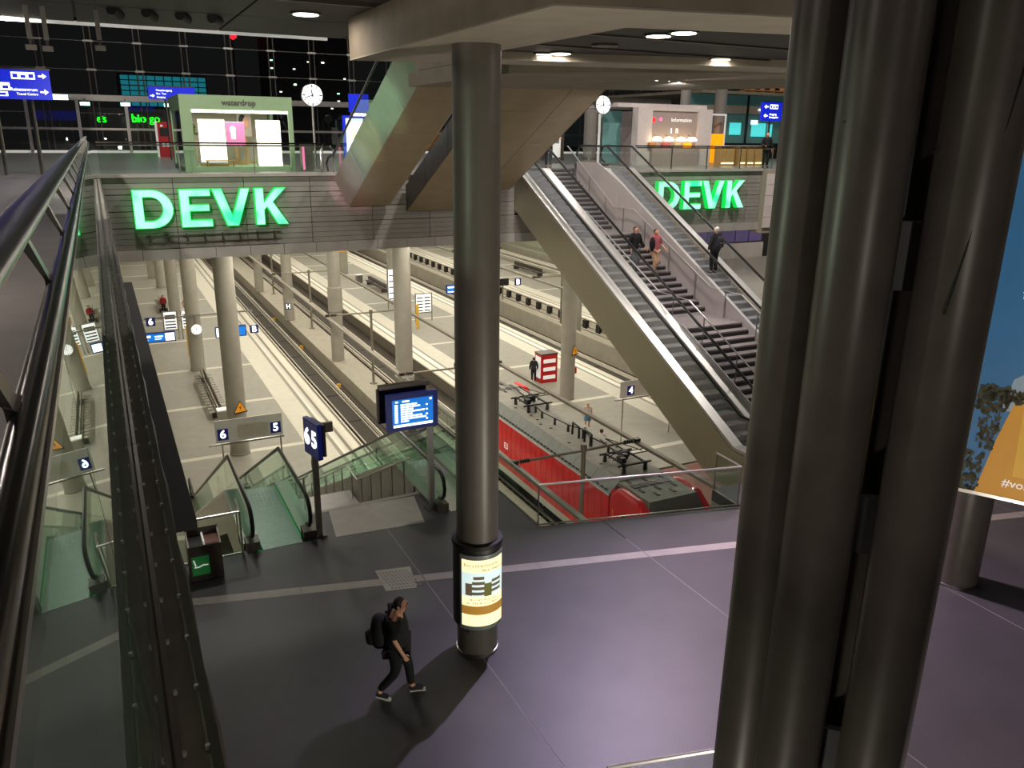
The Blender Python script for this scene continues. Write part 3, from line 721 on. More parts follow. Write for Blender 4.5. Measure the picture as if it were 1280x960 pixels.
upper('left of the upward escalators above the bridge, its silver side lit in pastel colours', 'escalator', 'escalator', 8.1, 9.65, [(29.3, -.2), (20.9, 4.05)], [(29.35, -1.18), (20.9, 3.15)], 'soffit_beige', 'panel_silver', .5)
upper('stair running up from the bridge behind the poster column, beige soffit', 'staircase', 'stairs', 10.3, 12.75, [(29.3, -.45), (20.9, 3.9)], [(29.35, -1.42), (20.9, 2.95)], 'soffit_beige', 'steel_dark', rail=False)
upper('right of the upward escalators, shiny beige soffit ending above the clock', 'escalator', 'escalator', 13.0, 14.7, [(29.3, .1), (20.9, 4.3)], [(29.4, -.7), (20.9, 3.7)], 'soffit_beige', 'steel_dark')
# ---- glass balustrade on the left, right under the camera
gb = thing('glass_balustrade', 'long glass balustrade on the left with steel handrail and dark bolted sill', 'balustrade', (0, 12, 0))
GT, GB = (-.092, 1.0), (-.012, -.085)
k = 0; ys = [-1.0, 1.49, 3.98, 6.47, 8.96, 11.45, 13.94, 16.43, 18.92, 21.41, 23.9, 26.4, 29.3]
for a, b in zip(ys[:-1], ys[1:]):
    MB().profy([(GT[0]-.008, GT[1]), (GB[0]-.008, GB[1]), (GB[0]+.006, GB[1]), (GT[0]+.006, GT[1])], a+.008, b-.008).build('glass_pane', 'glass_green', gb)
    s = MB(); s.box(.004, .078, a+.003, b-.003, -.16, -.105).build('sill_plate', 'steel_sill', gb)
    MB().profy([(-.02, -.12), (.012, -.12), (.012, -.07), (-.004, -.062), (-.02, -.062)], a+.003, b-.003).build('glass_clamp', 'steel_dark', gb)
    MB().box(.076, .10, a+.002, b-.002, -.30, -.085).build('sill_edge', 'steel_dark', gb)
    MB().box(-.03, .0, a, b, -.5, -.12).build('edge_plate', 'steel_sill', gb)
kk = 0
y = 1.03
while y < 12:
    for x, z in ((.017, -.098), (.072, -.098)):
        MB().tube([(x, y, z), (x, y, z+.014)], .0065, 6).build('bolt', 'deck_metal', gb)
    y += .25
MB().tube([(-.113, -1, 1.012), (-.113, 29.3, 1.012)], .0225, 16).build('clamp_tube', 'handrail_dark', gb, True)
MB().box(-.1, -.086, -1, 29.3, .955, 1.012).build('glass_channel', 'steel', gb)
hp = [(-.17+.042*math.cos(2*PI*q/20), 1.165+.021*math.sin(2*PI*q/20)) for q in range(20)]
MB().profy(hp, -1, 29.4).build('handrail', 'steel', gb, True)
y = .12
while y < 29:
    m = MB().profy([(-.113, 1.03), (-.118, .88), (-.126, .88), (-.135, 1.04)], y-.035, y+.035); m.build('bracket_plate', 'steel', gb)
    m = MB(); m.profy([(-.12, 1.02), (-.135, 1.035), (-.19, 1.15), (-.165, 1.15)], y-.03, y+.03); m.build('bracket_arm', 'steel', gb)
    if y < 9:
        for z in (.91, .96): MB().tube([(-.117, y, z), (-.108, y, z)], .009, 8).build('bolt', 'steel_dark', gb)
    y += 1.0
# cable and black maintenance panel slung below the sill
tag(MB().tube([(.115+.006*math.sin(q*2.1), .9+q*.32, -.36+.01*math.sin(q*1.3)) for q in range(80)], .012, 6).build('edge_cable', 'steel_dark', None, True), 'thin bumpy cable running along under the dark sill on the left', 'cable')
tag(MB().box(.165, .30, 5.0, 14.4, -1.06, -1.0).build('black_panel', 'black'), 'long black panel slung below the left sill above the platform', 'panel')
hs = MB().tube([(.14, 4.9, -1.0), (.16, 4.9, -1.05)], .02, 6)
# ---- railing on the bridge
def bridge_rail(label, xa, xb, ends):
    t = thing('bridge_railing', label, 'railing', ((xa+xb)/2, 29.5, 0))
    MB().box(xa, xb, 29.42, 29.54, .98, 1.03).build('top_rail', 'handrail_dark', t); MB().tube([(xa, 29.4, .93), (xb, 29.4, .93)], .025, 8).build('handrail', 'chrome', t, True)
    n = max(1, round((xb-xa)/2.2))
    for k in range(n):
        a, b = xa+(xb-xa)*k/n, xa+(xb-xa)*(k+1)/n
        MB().box(a+.012, b-.012, 29.495, 29.51, .03, .98).build('glass_pane', 'glass', t)
        MB().box(b-.012, b+.012, 29.5, 29.55, 0, .98).build('rail_post', 'steel', t)
    for x in ends:
        MB().tube([(x, 29.45, .0), (x, 29.45, .75), (x+.1, 29.45, .93), (x+.35, 29.45, .93), (x+.45, 29.45, .75), (x+.45, 29.45, 0)], .025, 8).build('end_hoop', 'chrome', t, True)
    return t
bridge_rail('glass railing on the bridge in front of the green kiosk', .1, 7.3, (7.2,))
bridge_rail('glass railing on the bridge in front of the information desk', 20.75, 28.6, ())
# ---- glass balustrade round the locomotive opening, and two near balustrades
def balustrade(label, pts, z, h=1.0, post=True):
    t = thing('glass_balustrade', label, 'balustrade', (pts[0][0], pts[0][1], z))
    MB().tube([(x, y, z+h) for x, y in pts], .028, 8).build('handrail', 'deck_metal', t, True)
    for a, b in zip(pts[:-1], pts[1:]):
        d = Vector((b[0]-a[0], b[1]-a[1])); L = d.length; n = max(1, round(L/2)); an = math.atan2(d.y, d.x)
        for k in range(n):
            c = Vector(a)+d*((k+.5)/n); MB().obox((c.x, c.y, z+h*.49), (L/n-.03, .012, h*.94), an).build('glass_pane', 'glass', t)
        MB().obox(((a[0]+b[0])/2, (a[1]+b[1])/2, z+.012), (L, .04, .024), an).build('base_rail', 'steel', t)
    for p in (pts if post else []): MB().tube([(p[0], p[1], z), (p[0], p[1], z+h)], .02, 6).build('rail_post', 'steel', t)
    return t
balustrade('glass balustrade round the opening above the red locomotive', [(8.05, 23.5), (8.0, 14.38), (12.85, 13.23), (12.9, 14.15)], MZ)
balustrade('glass balustrade at the bottom edge beside the near steel column', [(4.75, 6.62), (8.6, 5.66)], MZ)
balustrade('short glass balustrade corner at the bottom edge of the view', [(1.2, 7.55), (2.98, 7.42), (3.02, 6.6)], MZ)
balustrade('glass balustrade at the edge beside the litter bin', [(-3, 15.95), (1.78, 15.95), (1.8, 16.6)], MZ, .95)
balustrade('glass balustrade along the far right platform', [(46, 60), (46, 100)], PZ+2.2, 1.4)
balustrade('glass balustrade of the far mezzanine behind the right escalator', [(23.3, 24.7), (23.8, 37.5), (30, 45.5)], MZ, 1.0)
# ================================================================== LOCOMOTIVE
LX = 17.12; Y0, Y1 = 20.15, 36.8
t = thing('locomotive', 'red electric locomotive with a grey roof waiting at the middle platform', 'locomotive', (LX, 30, RZ))
def side(s, z0, z1, y0, y1, nm, mat, par, x=1.47, th=.05):
    return MB().box(LX+s*x, LX+s*(x-th), y0, y1, RZ+z0, RZ+z1).build(nm, mat, par)
MB().profy([(LX-1.4, RZ+.9), (LX+1.4, RZ+.9), (LX+1.4, RZ+3.45), (LX-1.4, RZ+3.45)], Y0+.6, Y1-.6).build('body', 'train_dark', t)
ya = Y0+2.6; n = 24; w_ = (Y1-2.6-ya)/n
for s in (-1, 1):
    for k in range(n): side(s, 1.25, 3.48, ya+k*w_+.02, ya+(k+1)*w_-.02, 'side_panel', 'train_red', t)
    side(s, 3.48, 3.53, ya, Y1-2.6, 'cant_rail', 'train_white', t, 1.49)
    side(s, .95, 1.25, Y0+.5, Y1-.5, 'sole_bar', 'train_white', t, 1.48)
    for k in range(16):                                   # sloped roof shoulders with a row of small vents
        a, b = ya+k*(Y1-2.6-ya)/16, ya+(k+1)*(Y1-2.6-ya)/16
        P = [(LX+s*1.46, RZ+3.53), (LX+s*1.02, RZ+3.98), (LX+s*.98, RZ+3.9), (LX+s*1.40, RZ+3.5)]
        MB().profy(P, a+.006, b-.006).build('roof_shoulder', 'train_shoulder', t)
    vm = MB()
    for k in range(36):
        y = ya+.3+k*.3; vm.obox((LX+s*1.40, y, RZ+3.62), (.05, .16, .06))
    vm.build('vent_row', 'train_dark', t)
    for yy in (Y0+3.4, Y0+7, Y1-7, Y1-4):                 # wheels and bogies
        MB().tube([(LX+s*.68, yy, RZ+.62), (LX+s*.82, yy, RZ+.62)], .62, 24).build('wheel', 'steel_dark', t)
    MB().box(LX+s*1.2, LX+s*.9, Y0+2.4, Y0+8, RZ+.35, RZ+.95).build('bogie_frame', 'train_dark', t)
    MB().box(LX+s*1.2, LX+s*.9, Y1-8, Y1-2.4, RZ+.35, RZ+.95).build('bogie_frame', 'train_dark', t)
for k in range(9):
    a, b = ya+k*(Y1-2.6-ya)/9, ya+(k+1)*(Y1-2.6-ya)/9
    MB().box(LX-1.02, LX+1.02, a+.008, b-.008, RZ+3.9, RZ+4.0).build('roof_panel', 'train_roof', t)
def cab(yf, yb, s):                                       # cab end: red sloped sides, grey louvred roof, raked nose
    c = MB()
    prof = [(yb, RZ+.95), (yb, RZ+3.72), (yb-s*2.0, RZ+3.66), (yb-s*2.35, RZ+3.3), (yb-s*2.75, RZ+2.2), (yb-s*2.6, RZ+.95)]
    c.profx(prof, LX-1.36, LX+1.36); c.build('cab', 'train_red', t)
    for q in (-1, 1):
        pr = [(yb, RZ+1.25), (yb, RZ+3.5), (yb-s*.5, RZ+3.98), (yb-s*1.7, RZ+3.94), (yb-s*2.4, RZ+3.45), (yb-s*2.5, RZ+2.2), (yb-s*2.5, RZ+1.25)]
        o = MB().profx(pr, LX+q*1.47, LX+q*1.06).build('cab_side', 'train_red', t)
        b = o.modifiers.new('bevel', 'BEVEL'); b.width = .14; b.segments = 3
        MB().box(LX+q*1.475, LX+q*1.46, yb-s*.9, yb-s*1.7, RZ+2.3, RZ+3.1).build('cab_window', 'train_dark', t)
        MB().tube([(LX+q*1.5, yb-s*.35, RZ+1.4), (LX+q*1.5, yb-s*.35, RZ+3.1)], .02, 6).build('grab_rail', 'yellow', t)
    MB().box(LX-1.05, LX+1.05, min(yb, yb-s*1.95), max(yb, yb-s*1.95), RZ+3.66, RZ+3.96).build('cab_roof', 'train_roof', t)
    MB().profx([(yb-s*1.96, RZ+3.96), (yb-s*2.42, RZ+3.5), (yb-s*2.42, RZ+3.3), (yb-s*1.96, RZ+3.66)], LX-1.05, LX+1.05).build('nose_roof', 'louvre', t)
    MB().profx([(yb-s*2.37, RZ+3.25), (yb-s*2.68, RZ+2.5), (yb-s*2.72, RZ+2.5), (yb-s*2.41, RZ+3.3)], LX-1.1, LX+1.1).build('windscreen', 'train_dark', t)
    for i in range(5):
        for j in range(4):
            if (i+j) % 2 == 0 or j == 1: MB().obox((LX-.75+.36*i, yb-s*(.2+.42*j), RZ+3.975), (.12 if j != 1 else .26, .3, .03)).build('louvre', 'train_dark' if (i*j) % 3 == 0 else 'louvre', t)
    for q in (-1, 1): MB().tube([(LX+q*.9, yb-s*2.6, RZ+1.05), (LX+q*.9, yb-s*3.1, RZ+1.05)], .2, 12).build('buffer', 'train_dark', t)
cab(Y0, ya, 1); cab(Y1, Y1-2.6, -1)
def pantograph(y, s, up=False):
    p = MB().box(LX-.75, LX+.75, y-.7, y-.62, RZ+4.3, RZ+4.36); p.box(LX-.75, LX+.75, y+.62, y+.7, RZ+4.3, RZ+4.36); p.box(LX-.5, LX-.42, y-.7, y+.7, RZ+4.3, RZ+4.36); p.box(LX+.42, LX+.5, y-.7, y+.7, RZ+4.3, RZ+4.36)
    o = p.build('pantograph', 'train_dark', t)
    for a in (-.5, .5):
        for b in (-.66, .66): MB().lathe([(.07, 0), (.1, .06), (.06, .1), (.1, .16), (.06, .2), (.09, .28)], (LX+a, y+b, RZ+4.0), 10).build('roof_insulator', 'insulator', o, True)
    z = RZ+4.42
    MB().tube([(LX-.3, y-.5, z), (LX-.12, y+s*1.6, z+.12)], .03, 6).build('lower_arm', 'train_dark', o); MB().tube([(LX+.3, y-.5, z), (LX+.12, y+s*1.6, z+.12)], .03, 6).build('lower_arm', 'train_dark', o)
    MB().tube([(LX-.15, y+s*1.6, z+.12), (LX-.5, y-s*.4, z+.28)], .02, 6).build('upper_arm', 'train_dark', o); MB().tube([(LX+.15, y+s*1.6, z+.12), (LX+.5, y-s*.4, z+.28)], .02, 6).build('upper_arm', 'train_dark', o)
    for d in (-.15, .15): MB().tube([(LX-.95, y-s*.4+d, z+.14), (LX-.75, y-s*.4+d, z+.28), (LX+.75, y-s*.4+d, z+.28), (LX+.95, y-s*.4+d, z+.14)], .022, 6).build('contact_strip', 'insulator', o)
    for d in (-.2, .1, .3): MB().box(LX-.3+d, LX-.1+d, y-.3+d, y+.05+d, RZ+4.34, RZ+4.55).build('spring_box', 'train_dark', o)
pantograph(23.9, 1); pantograph(31.7, 1)
ys = [25.3, 26.2, 27.1, 28.1, 29.1, 30.1, 30.9]; xs = [0, -.3, -.1, -.25, -.35, -.45, -.35]
L = [(LX+.15+xs[i], ys[i], RZ+4.3+(.12 if i in (1, 2) else 0)) for i in range(7)]
cb_ = MB().tube(L, .03, 6).build('roof_cable', 'train_dark', t)
for i, (x, y, z) in enumerate(L):
    MB().lathe([(.05, 0), (.075, .05), (.045, .09), (.075, .14), (.045, .18), (.06, z-RZ-4.0)], (x, y, RZ+4.0), 10).build('roof_insulator', 'insulator', cb_, True)
for yy in (26.2, 27.2): MB().tube([(LX-.1, yy, RZ+4.0), (LX-.1, yy, RZ+4.5), (LX-.1, yy+.5, RZ+4.55), (LX-.1, yy+.55, RZ+4.0)], .05, 8).build('switch_frame', 'train_dark', cb_)
for k in range(17):
    rr = random.Random(k); MB().box(*(lambda x, y: (x, x+.12, y, y+.07))(LX+rr.choice((-.82, .75, .6, -.65)), ya+.4+k*.62), RZ+4.0, RZ+4.03).build('roof_clamp', 'louvre', t)
text('E3', .42, 'print_white', (LX-1.475, 31.4, RZ+2.35), (0, -1, 0), (0, 0, 1), t, 'side_lettering', .004)
# ================================================================== OVERHEAD RAILS
def pipe(x, z, y0, y1, label):
    t = thing('overhead_rail', label, 'power rail', (x, y0, z))
    MB().box(x-.055, x+.055, y0, y1, z-.05, z+.07).build('rail_profile', 'mast', t); MB().box(x-.1, x+.1, y0, y1, z+.07, z+.09).build('rail_cap', 'mast', t)
    MB().tube([(x, y0, z-.07), (x, y1, z-.07)], .012, 5).build('contact_wire', 'insulator', t); return t
pipe(11.9, -9.78, 17, 114, 'overhead power rail above the track beside the left platform')
pipe(17.1, -9.74, 18, 114, 'overhead power rail above the red locomotive')
pipe(31.6, -10.07, 20, 114, 'overhead power rail above the track behind the middle platform')
pipe(36.9, -10.4, 20, 114, 'overhead power rail beside the far right platform')
def mast(x, y, base, top, xl, xr, z, label):
    t = thing('overhead_mast', label, 'mast', (x, y, base))
    MB().cyl(x, y, .085, base, top, 16).build('mast_tube', 'mast', t, True); MB().lathe([(.26, 0), (.26, .05), (.12, .06)], (x, y, base), 16).build('mast_foot', 'mast', t, True); MB().lathe([(.13, -.12), (.13, .1), (.06, .12)], (x, y, top), 16).build('mast_cap', 'mast', t, True)
    for xe in (xl, xr):
        d = 1 if xe > x else -1
        MB().tube([(x, y, z), (xe, y, z+.02)], .05, 8).build('cantilever', 'mast', t, True)
        o = MB().lathe([(.05, 0), (.09, .03), (.05, .08), (.09, .13), (.05, .18), (.09, .23), (.05, .28), (.09, .33), (.05, .4)], (0, 0, 0), 10)
        o.v = [(xe-d*(.2+h), y+a, z+.02+b) for a, b, h in o.v]; o.build('arm_insulator', 'insulator', t, True)
        MB().box(xe-.12, xe+.12, y-.09, y+.09, z-.06, z+.1).build('rail_clamp', 'insulator', t)
    return t
for y, top, lab in ((23.2, -9.5, 'mast nearest the balustrade, standing between the tracks beside the red locomotive'), (35.2, -9.5, 'mast behind the tall poster column between the tracks'), (49.4, -9.6, 'mast between the tracks nearest behind the blue departure display'), (66.7, -9.6, 'second mast from the blue display between the tracks'), (83.4, -9.6, 'third mast from the blue display, just below the bridge')):
    mast(14.75, y, PZ-.25 if y < 30 else PZ-.25, top, 11.9, 17.1, -9.66, lab)
for y in (42, 58.5, 76): mast(34.3, y, PZ-.1, -9.7, 31.6, 36.9, -9.95, {42: 'far right mast half hidden by the brushed escalator side', 58.5: 'far right mast at the column between the distant tracks', 76: 'far right mast just below the bridge edge'}[y])
# ================================================================== PLATFORM FURNITURE
def bench(label, x, y, L, group=None, rz=0, mt='mast', z=PZ):
    t = thing('platform_bench', label, 'bench', (x, y, z), group, rz)
    MB().box(-.03, .03, -L/2, L/2, .34, .42).build('beam', 'steel_dark', t, False, True)
    for k in range(2): MB().box(-.35, .35, -L/2+.5+k*(L-1)-.04, -L/2+.5+k*(L-1)+.04, 0, .36).build('leg', 'steel_dark', t, False, True)
    n = int(L/.55)
    for s in (-1, 1):
        for k in range(n):
            y0 = -L/2+k*L/n+.07; y1 = y0+L/n-.14
            st_ = MB()
            for q in range(5): st_.box(s*(.12+q*.085), s*(.185+q*.085), y0, y1, .43, .46)
            o = st_.build('seat', mt, t, False, True)
            b_ = MB()
            for q in range(4): b_.box(s*(.09+.012*q), s*(.06+.012*q), y0, y1, .52+q*.1, .6+q*.1)
            b_.build('backrest', mt, o, False, True)
    return t
bench('double row of wire mesh seats behind the triangle column on the left platform', 4.55, 49.6, 8.4)
bench('double row of wire mesh seats at the third column of the left platform', 3.9, 79.0, 4.6)
bench('long dark mesh bench on the middle platform beside the column', 25.0, 81.0, 6.0, mt='steel_dark')
bench('dark mesh bench behind the red vending machine, half hidden by the train', 24.4, 54.5, 6.0, mt='steel_dark')
bench('long bench far away on the far right platform', 44.5, 84, 7, mt='steel_dark')
def case(label, x, y, w, h, rz=0, z=PZ, dark=False):     # timetable showcase on two posts
    t = thing('timetable_case', label, 'showcase', (x, y, z), None, rz)
    for s in (-1, 1): MB().box(s*w/2-.04, s*w/2+.04, -.05, .05, 0, .8+h).build('post', 'steel', t, False, True)
    f = MB().box(-w/2, w/2, -.06, .06, .7, .75+h).build('case_frame', 'steel', t, False, True)
    n = max(1, round(w/.8))
    for k in range(n):
        a = -w/2+.06+(w-.12)*k/n; b = a+(w-.12)/n-.04
        p = MB().box(a, b, -.075, -.06, .82, .68+h).build('timetable_sheet', 'print_sheet', t, False, True); mm = MB()
        for q in range(5): mm.box(a+.06, b-.06, -.08, -.075, .9+q*(h-.3)/5,   .9+q*(h-.3)/5+.11)
        mm.build('print_rows', 'louvre', p, False, True)
    return t
case('lit timetable case in front of the third column on the left platform', 3.75, 66.3, 1.05, 1.5)
case('second lit timetable case on the left platform, right of the other', 4.95, 66.2, .85, 1.5)
case('lit timetable case beside the column on the middle platform', 24.0, 64.5, 1.5, 1.7)
case('narrow lit advertising case behind the bench on the middle platform', 23.2, 70.5, .9, 3.0)
def display(label, x0, x1, z0, z1, y, split, side=1, ms=('screen_blue', 'screen_white')):    # platform train display with blue panel and white panel
    t = thing('train_display', label, 'display', ((x0+x1)/2, y, z0))
    MB().box(x0, x1, y, y+.22, z0, z1).build('housing', 'sign_navy', t)
    xs = x0+(x1-x0)*split
    a = MB().box(x0+.06, xs, y-.012, y, z0+.07, z1-.07).build('left_screen', ms[0], t); b = MB().box(xs+.03, x1-.06, y-.012, y, z0+.07, z1-.07).build('right_screen', ms[1], t)
    m = MB(); m.box(x0+.12, x0+(xs-x0)*.5, y-.016, y-.012, z1-.3, z1-.17); m.box(x0+.12, x0+(xs-x0)*.4, y-.016, y-.012, z0+.13, z0+.2); m.box(xs-(xs-x0)*.35, xs-.1, y-.016, y-.012, z1-.3, z1-.22); m.box(xs-(xs-x0)*.35, xs-.2, y-.016, y-.012, z0+.2, z0+.26)
    m.build('display_text', 'sign_white', a)
    return t
cc = thing('platform_clock', 'round platform clock on a cross arm fixed to the second column on the left platform', 'clock', (4.6, 55.9, -11.2))
MB().box(1.6, 8.4, 56.0, 56.12, -10.35, -10.25).build('cross_arm', 'steel', cc)
def clockface(t, c, r, h, mn, ny=-1, local=False):
    x, y, z = c
    MB().lathe([(r*.98, -.08), (r*1.06, -.06), (r*1.06, .06), (r*.98, .08)], c, 32, 'y').build('clock_case', 'steel', t, True, local)
    f = MB().lathe([(r, -.09), (r, -.07)], c, 32, 'y').build('clock_face', 'clock_white', t, False, local)
    m = MB()
    for k in range(12):
        a = k*PI/6; m.obox((x+math.sin(a)*r*.83, y-.095, z+math.cos(a)*r*.83), (.02+.02*(k % 3 == 0), .008, .13*r*2), 0)
        n = len(m.v)-8; R = Matrix.Rotation(a, 3, 'Y'); cc_ = Vector((x+math.sin(a)*r*.83, y-.095, z+math.cos(a)*r*.83))
        for i in range(n, n+8): m.v[i] = tuple(cc_+R @ (Vector(m.v[i])-cc_))
    m.build('hour_marks', 'black', f, False, local)
    for nm, a, L, w in (('hour_hand', (h+mn/60)*PI/6, .55, .05), ('minute_hand', mn*PI/30, .85, .035)):
        d = Vector((math.sin(a), 0, math.cos(a))); p = Vector((math.cos(a), 0, -math.sin(a))); c0 = Vector((x, y-.105, z))
        q = [c0-d*r*.15-p*w*r, c0-d*r*.15+p*w*r, c0+d*r*L+p*w*r*.7, c0+d*r*L-p*w*r*.7]
        MB().add(q+[v+Vector((0, .008, 0)) for v in q], [(0, 1, 2, 3), (7, 6, 5, 4), (0, 4, 5, 1), (1, 5, 6, 2), (2, 6, 7, 3), (3, 7, 4, 0)]).build(nm, 'black', f, False, local)
clockface(cc, (4.68, 55.85, -11.22), .34, 12, 0)
MB().box(4.66, 4.70, 55.9, 56.0, -10.9, -10.3).build('clock_hanger', 'steel', cc)
display('left hanging train display with blue and white panels under the number 6 board', 1.0, 3.35, -11.85, -11.2, 55.8, .72)
display('right hanging train display behind the triangle column beside the letter B board', 5.85, 7.85, -11.95, -11.2, 55.8, .3, 1, ('screen_white', 'screen_blue'))
def nboard(label, s, x, y, z, sz=.55, mat='sign_navy', txt='sign_white', par=None):
    t = thing('number_board', label, 'sign', (x, y, z))
    MB().box(x-sz/2, x+sz/2, y, y+.08, z-sz/2, z+sz/2).build('board', mat, t); text(s, sz*1.05, txt, (x, y-.012, z), parent=t, bold=.02); return t
nboard('small navy board with a white 6 above the left train display', '6', 1.95, 55.5, -10.4)
nboard('small navy board with a white letter B at the end of the cross arm', 'B', 8.35, 55.6, -11.5)
nboard('small navy board with a white 4 over the middle platform', '4', 28.3, 64.0, -10.5, .6)
nboard('small black board with a white H on the wall between the tracks', 'H', 13.2, 68.3, -12.75, .5, 'black')
display('blue train display on the middle platform under the number 4 board', 26.2, 29.4, -12.0, -11.2, 64.6, .55)
nboard('small navy board with a bright edge over the far track', 'B', 31.9, 62, -10.9, .6, 'sign_navy')
def glassboard(label, x0, x1, y, z0, z1, nums, base):
    t = thing('platform_number_board', label, 'sign', ((x0+x1)/2, y, base))
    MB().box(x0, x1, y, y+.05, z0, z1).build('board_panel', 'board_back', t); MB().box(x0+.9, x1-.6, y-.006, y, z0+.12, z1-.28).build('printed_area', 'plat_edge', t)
    for x in (x0+.25, x1-.1): MB().tube([(x, y+.08, base), (x, y+.08, z1)], .035, 8).build('post', 'steel', t, True)
    MB().box(x0-.3, x1+.05, y-.04, y+.1, z0-.1, z0-.04).build('lower_rail', 'steel', t)
    for s, x in nums:
        p = MB().box(x-.22, x+.22, y-.02, y, z0+.12, z0+.62).build('number_panel', 'sign_navy', t); text(s, .5, 'sign_white', (x, y-.028, z0+.37), parent=p, bold=.02)
    return t
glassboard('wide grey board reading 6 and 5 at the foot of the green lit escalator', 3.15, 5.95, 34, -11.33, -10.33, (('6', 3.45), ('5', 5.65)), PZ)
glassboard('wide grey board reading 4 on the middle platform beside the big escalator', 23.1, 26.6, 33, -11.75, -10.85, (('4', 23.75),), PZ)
# red and white ticket machine pair on the middle platform, yellow post
DX, DY = 25.05, 44.4
t = thing('vending_machine', 'red and white vending machine on the middle platform beside the train', 'vending machine', (DX, DY, PZ))
MB().box(DX-.6, DX+.6, DY-.4, DY+.5, PZ, PZ+1.9).build('cabinet', 'red_paint', t); MB().box(DX-.64, DX+.64, DY-.42, DY+.52, PZ+1.9, PZ+1.98).build('top', 'steel_dark', t)
MB().box(DX-.61, DX-.58, DY-.3, DY+.4, PZ+.3, PZ+1.75).build('side_print', 'print_white', t)
for k in range(3): MB().box(DX-.45, DX+.45, DY-.42, DY-.39, PZ+.25+.55*k, PZ+.5+.55*k).build('front_print', 'print_white', t)
t = thing('ticket_validator', 'small red ticket validator on a grey post next to the vending machine', 'ticket validator', (DX+.75, DY-2.2, PZ)); MB().cyl(DX+.75, DY-2.2, .05, PZ, PZ+1.1).build('post', 'mast', t); MB().box(DX+.6, DX+.9, DY-2.35, DY-2.1, PZ+1.05, PZ+1.45).build('head', 'red_paint', t)
def ypost(label, x, y, h):
    t = thing('yellow_post', label, 'post', (x, y, PZ)); MB().box(x-.1, x+.1, y-.1, y+.1, PZ+.12, PZ+h).build('post_body', 'yellow', t); MB().box(x-.07, x+.07, y-.07, y+.07, PZ, PZ+.12).build('foot', 'yellow', t); MB().box(x-.12, x+.12, y-.12, y+.12, PZ+h, PZ+h+.04).build('cap', 'yellow', t)
ypost('yellow help post standing on the middle platform', 22.5, 62.0, 2.0); ypost('yellow help post behind the clock on the left platform', 4.45, 60.5, 2.2)
for lab, x, y in (('grey info pillar with an orange top far back on the left platform', 4.15, 96.5), ('grey info pillar with an orange top far back on the middle platform', 24.3, 91.5)):
    t = thing('info_pillar', lab, 'pillar', (x, y, PZ)); MB().box(x-.45, x+.45, y-.25, y+.25, PZ, PZ+2.6).build('pillar_body', 'plat_pave', t); MB().box(x-.5, x+.5, y-.3, y+.3, PZ+2.6, PZ+3.3).build('orange_top', 'triangle_orange', t)
t = thing('track_signal', 'black signal box on a thin post between the far tracks', 'signal', (33.85, 69.0, PZ-.1)); MB().cyl(33.85, 69.0, .07, PZ-.1, PZ+1.7, 10).build('post', 'mast', t); MB().box(33.3, 34.4, 68.8, 69.2, PZ+1.7, PZ+2.35).build('signal_box', 'black', t); MB().lathe([(.2, 0), (.2, .04)], (33.85, 69.0, PZ-.1), 10).build('foot', 'mast', t)
# waste bins by the bench, small platform bins
for lab, x, y in (('small steel bin at the near end of the mesh seats', 4.7, 44.6), ('small pale bin at the far end of the long dark bench', 24.2, 85.0)):
    t = thing('platform_bin', lab, 'bin', (x, y, PZ)); MB().box(x-.35, x+.35, y-.25, y+.25, PZ+.05, PZ+.85).build('bin_body', 'steel', t); MB().box(x-.37, x+.37, y-.27, y+.27, PZ+.85, PZ+.92).build('bin_top', 'soft_white', t); MB().box(x-.25, x+.25, y-.2, y+.2, PZ, PZ+.05).build('foot', 'steel_dark', t)
# ================================================================== MEZZANINE FURNITURE
t = thing('litter_bin', 'dark steel litter bin with a green label beside the left balustrade', 'bin', (.98, 15.35, MZ))
MB().box(.68, 1.30, 15.1, 15.6, MZ+.04, MZ+.78).build('bin_body', 'bin_steel', t); MB().box(.70, 1.28, 15.12, 15.58, MZ, MZ+.04).build('plinth', 'black', t)
MB().profx([(15.1, MZ+.78), (15.6, MZ+.78), (15.6, MZ+.93)], .68, .71).build('hood_side', 'bin_steel', t); MB().profx([(15.1, MZ+.78), (15.6, MZ+.78), (15.6, MZ+.93)], 1.27, 1.30).build('hood_side', 'bin_steel', t)
MB().box(.68, 1.30, 15.56, 15.6, MZ+.78, MZ+.95).build('hood_back', 'bin_steel', t); MB().box(.97, 1.0, 15.12, 15.56, MZ+.78, MZ+.85).build('divider', 'soft_white', t)
MB().box(.72, .96, 15.13, 15.55, MZ+.78, MZ+.79).build('opening', 'black', t); MB().box(1.01, 1.26, 15.13, 15.55, MZ+.78, MZ+.79).build('opening', 'red_tile', t)
lb = MB().box(.72, 1.05, 15.09, 15.1, MZ+.16, MZ+.56).build('green_label', 'bin_green', t)
MB().tube([(.76, 15.085, MZ+.5), (.79, 15.085, MZ+.38), (.77, 15.085, MZ+.34), (.85, 15.085, MZ+.34), (.93, 15.085, MZ+.37), (1.02, 15.085, MZ+.36)], .014, 6).build('label_symbol', 'print_white', lb)
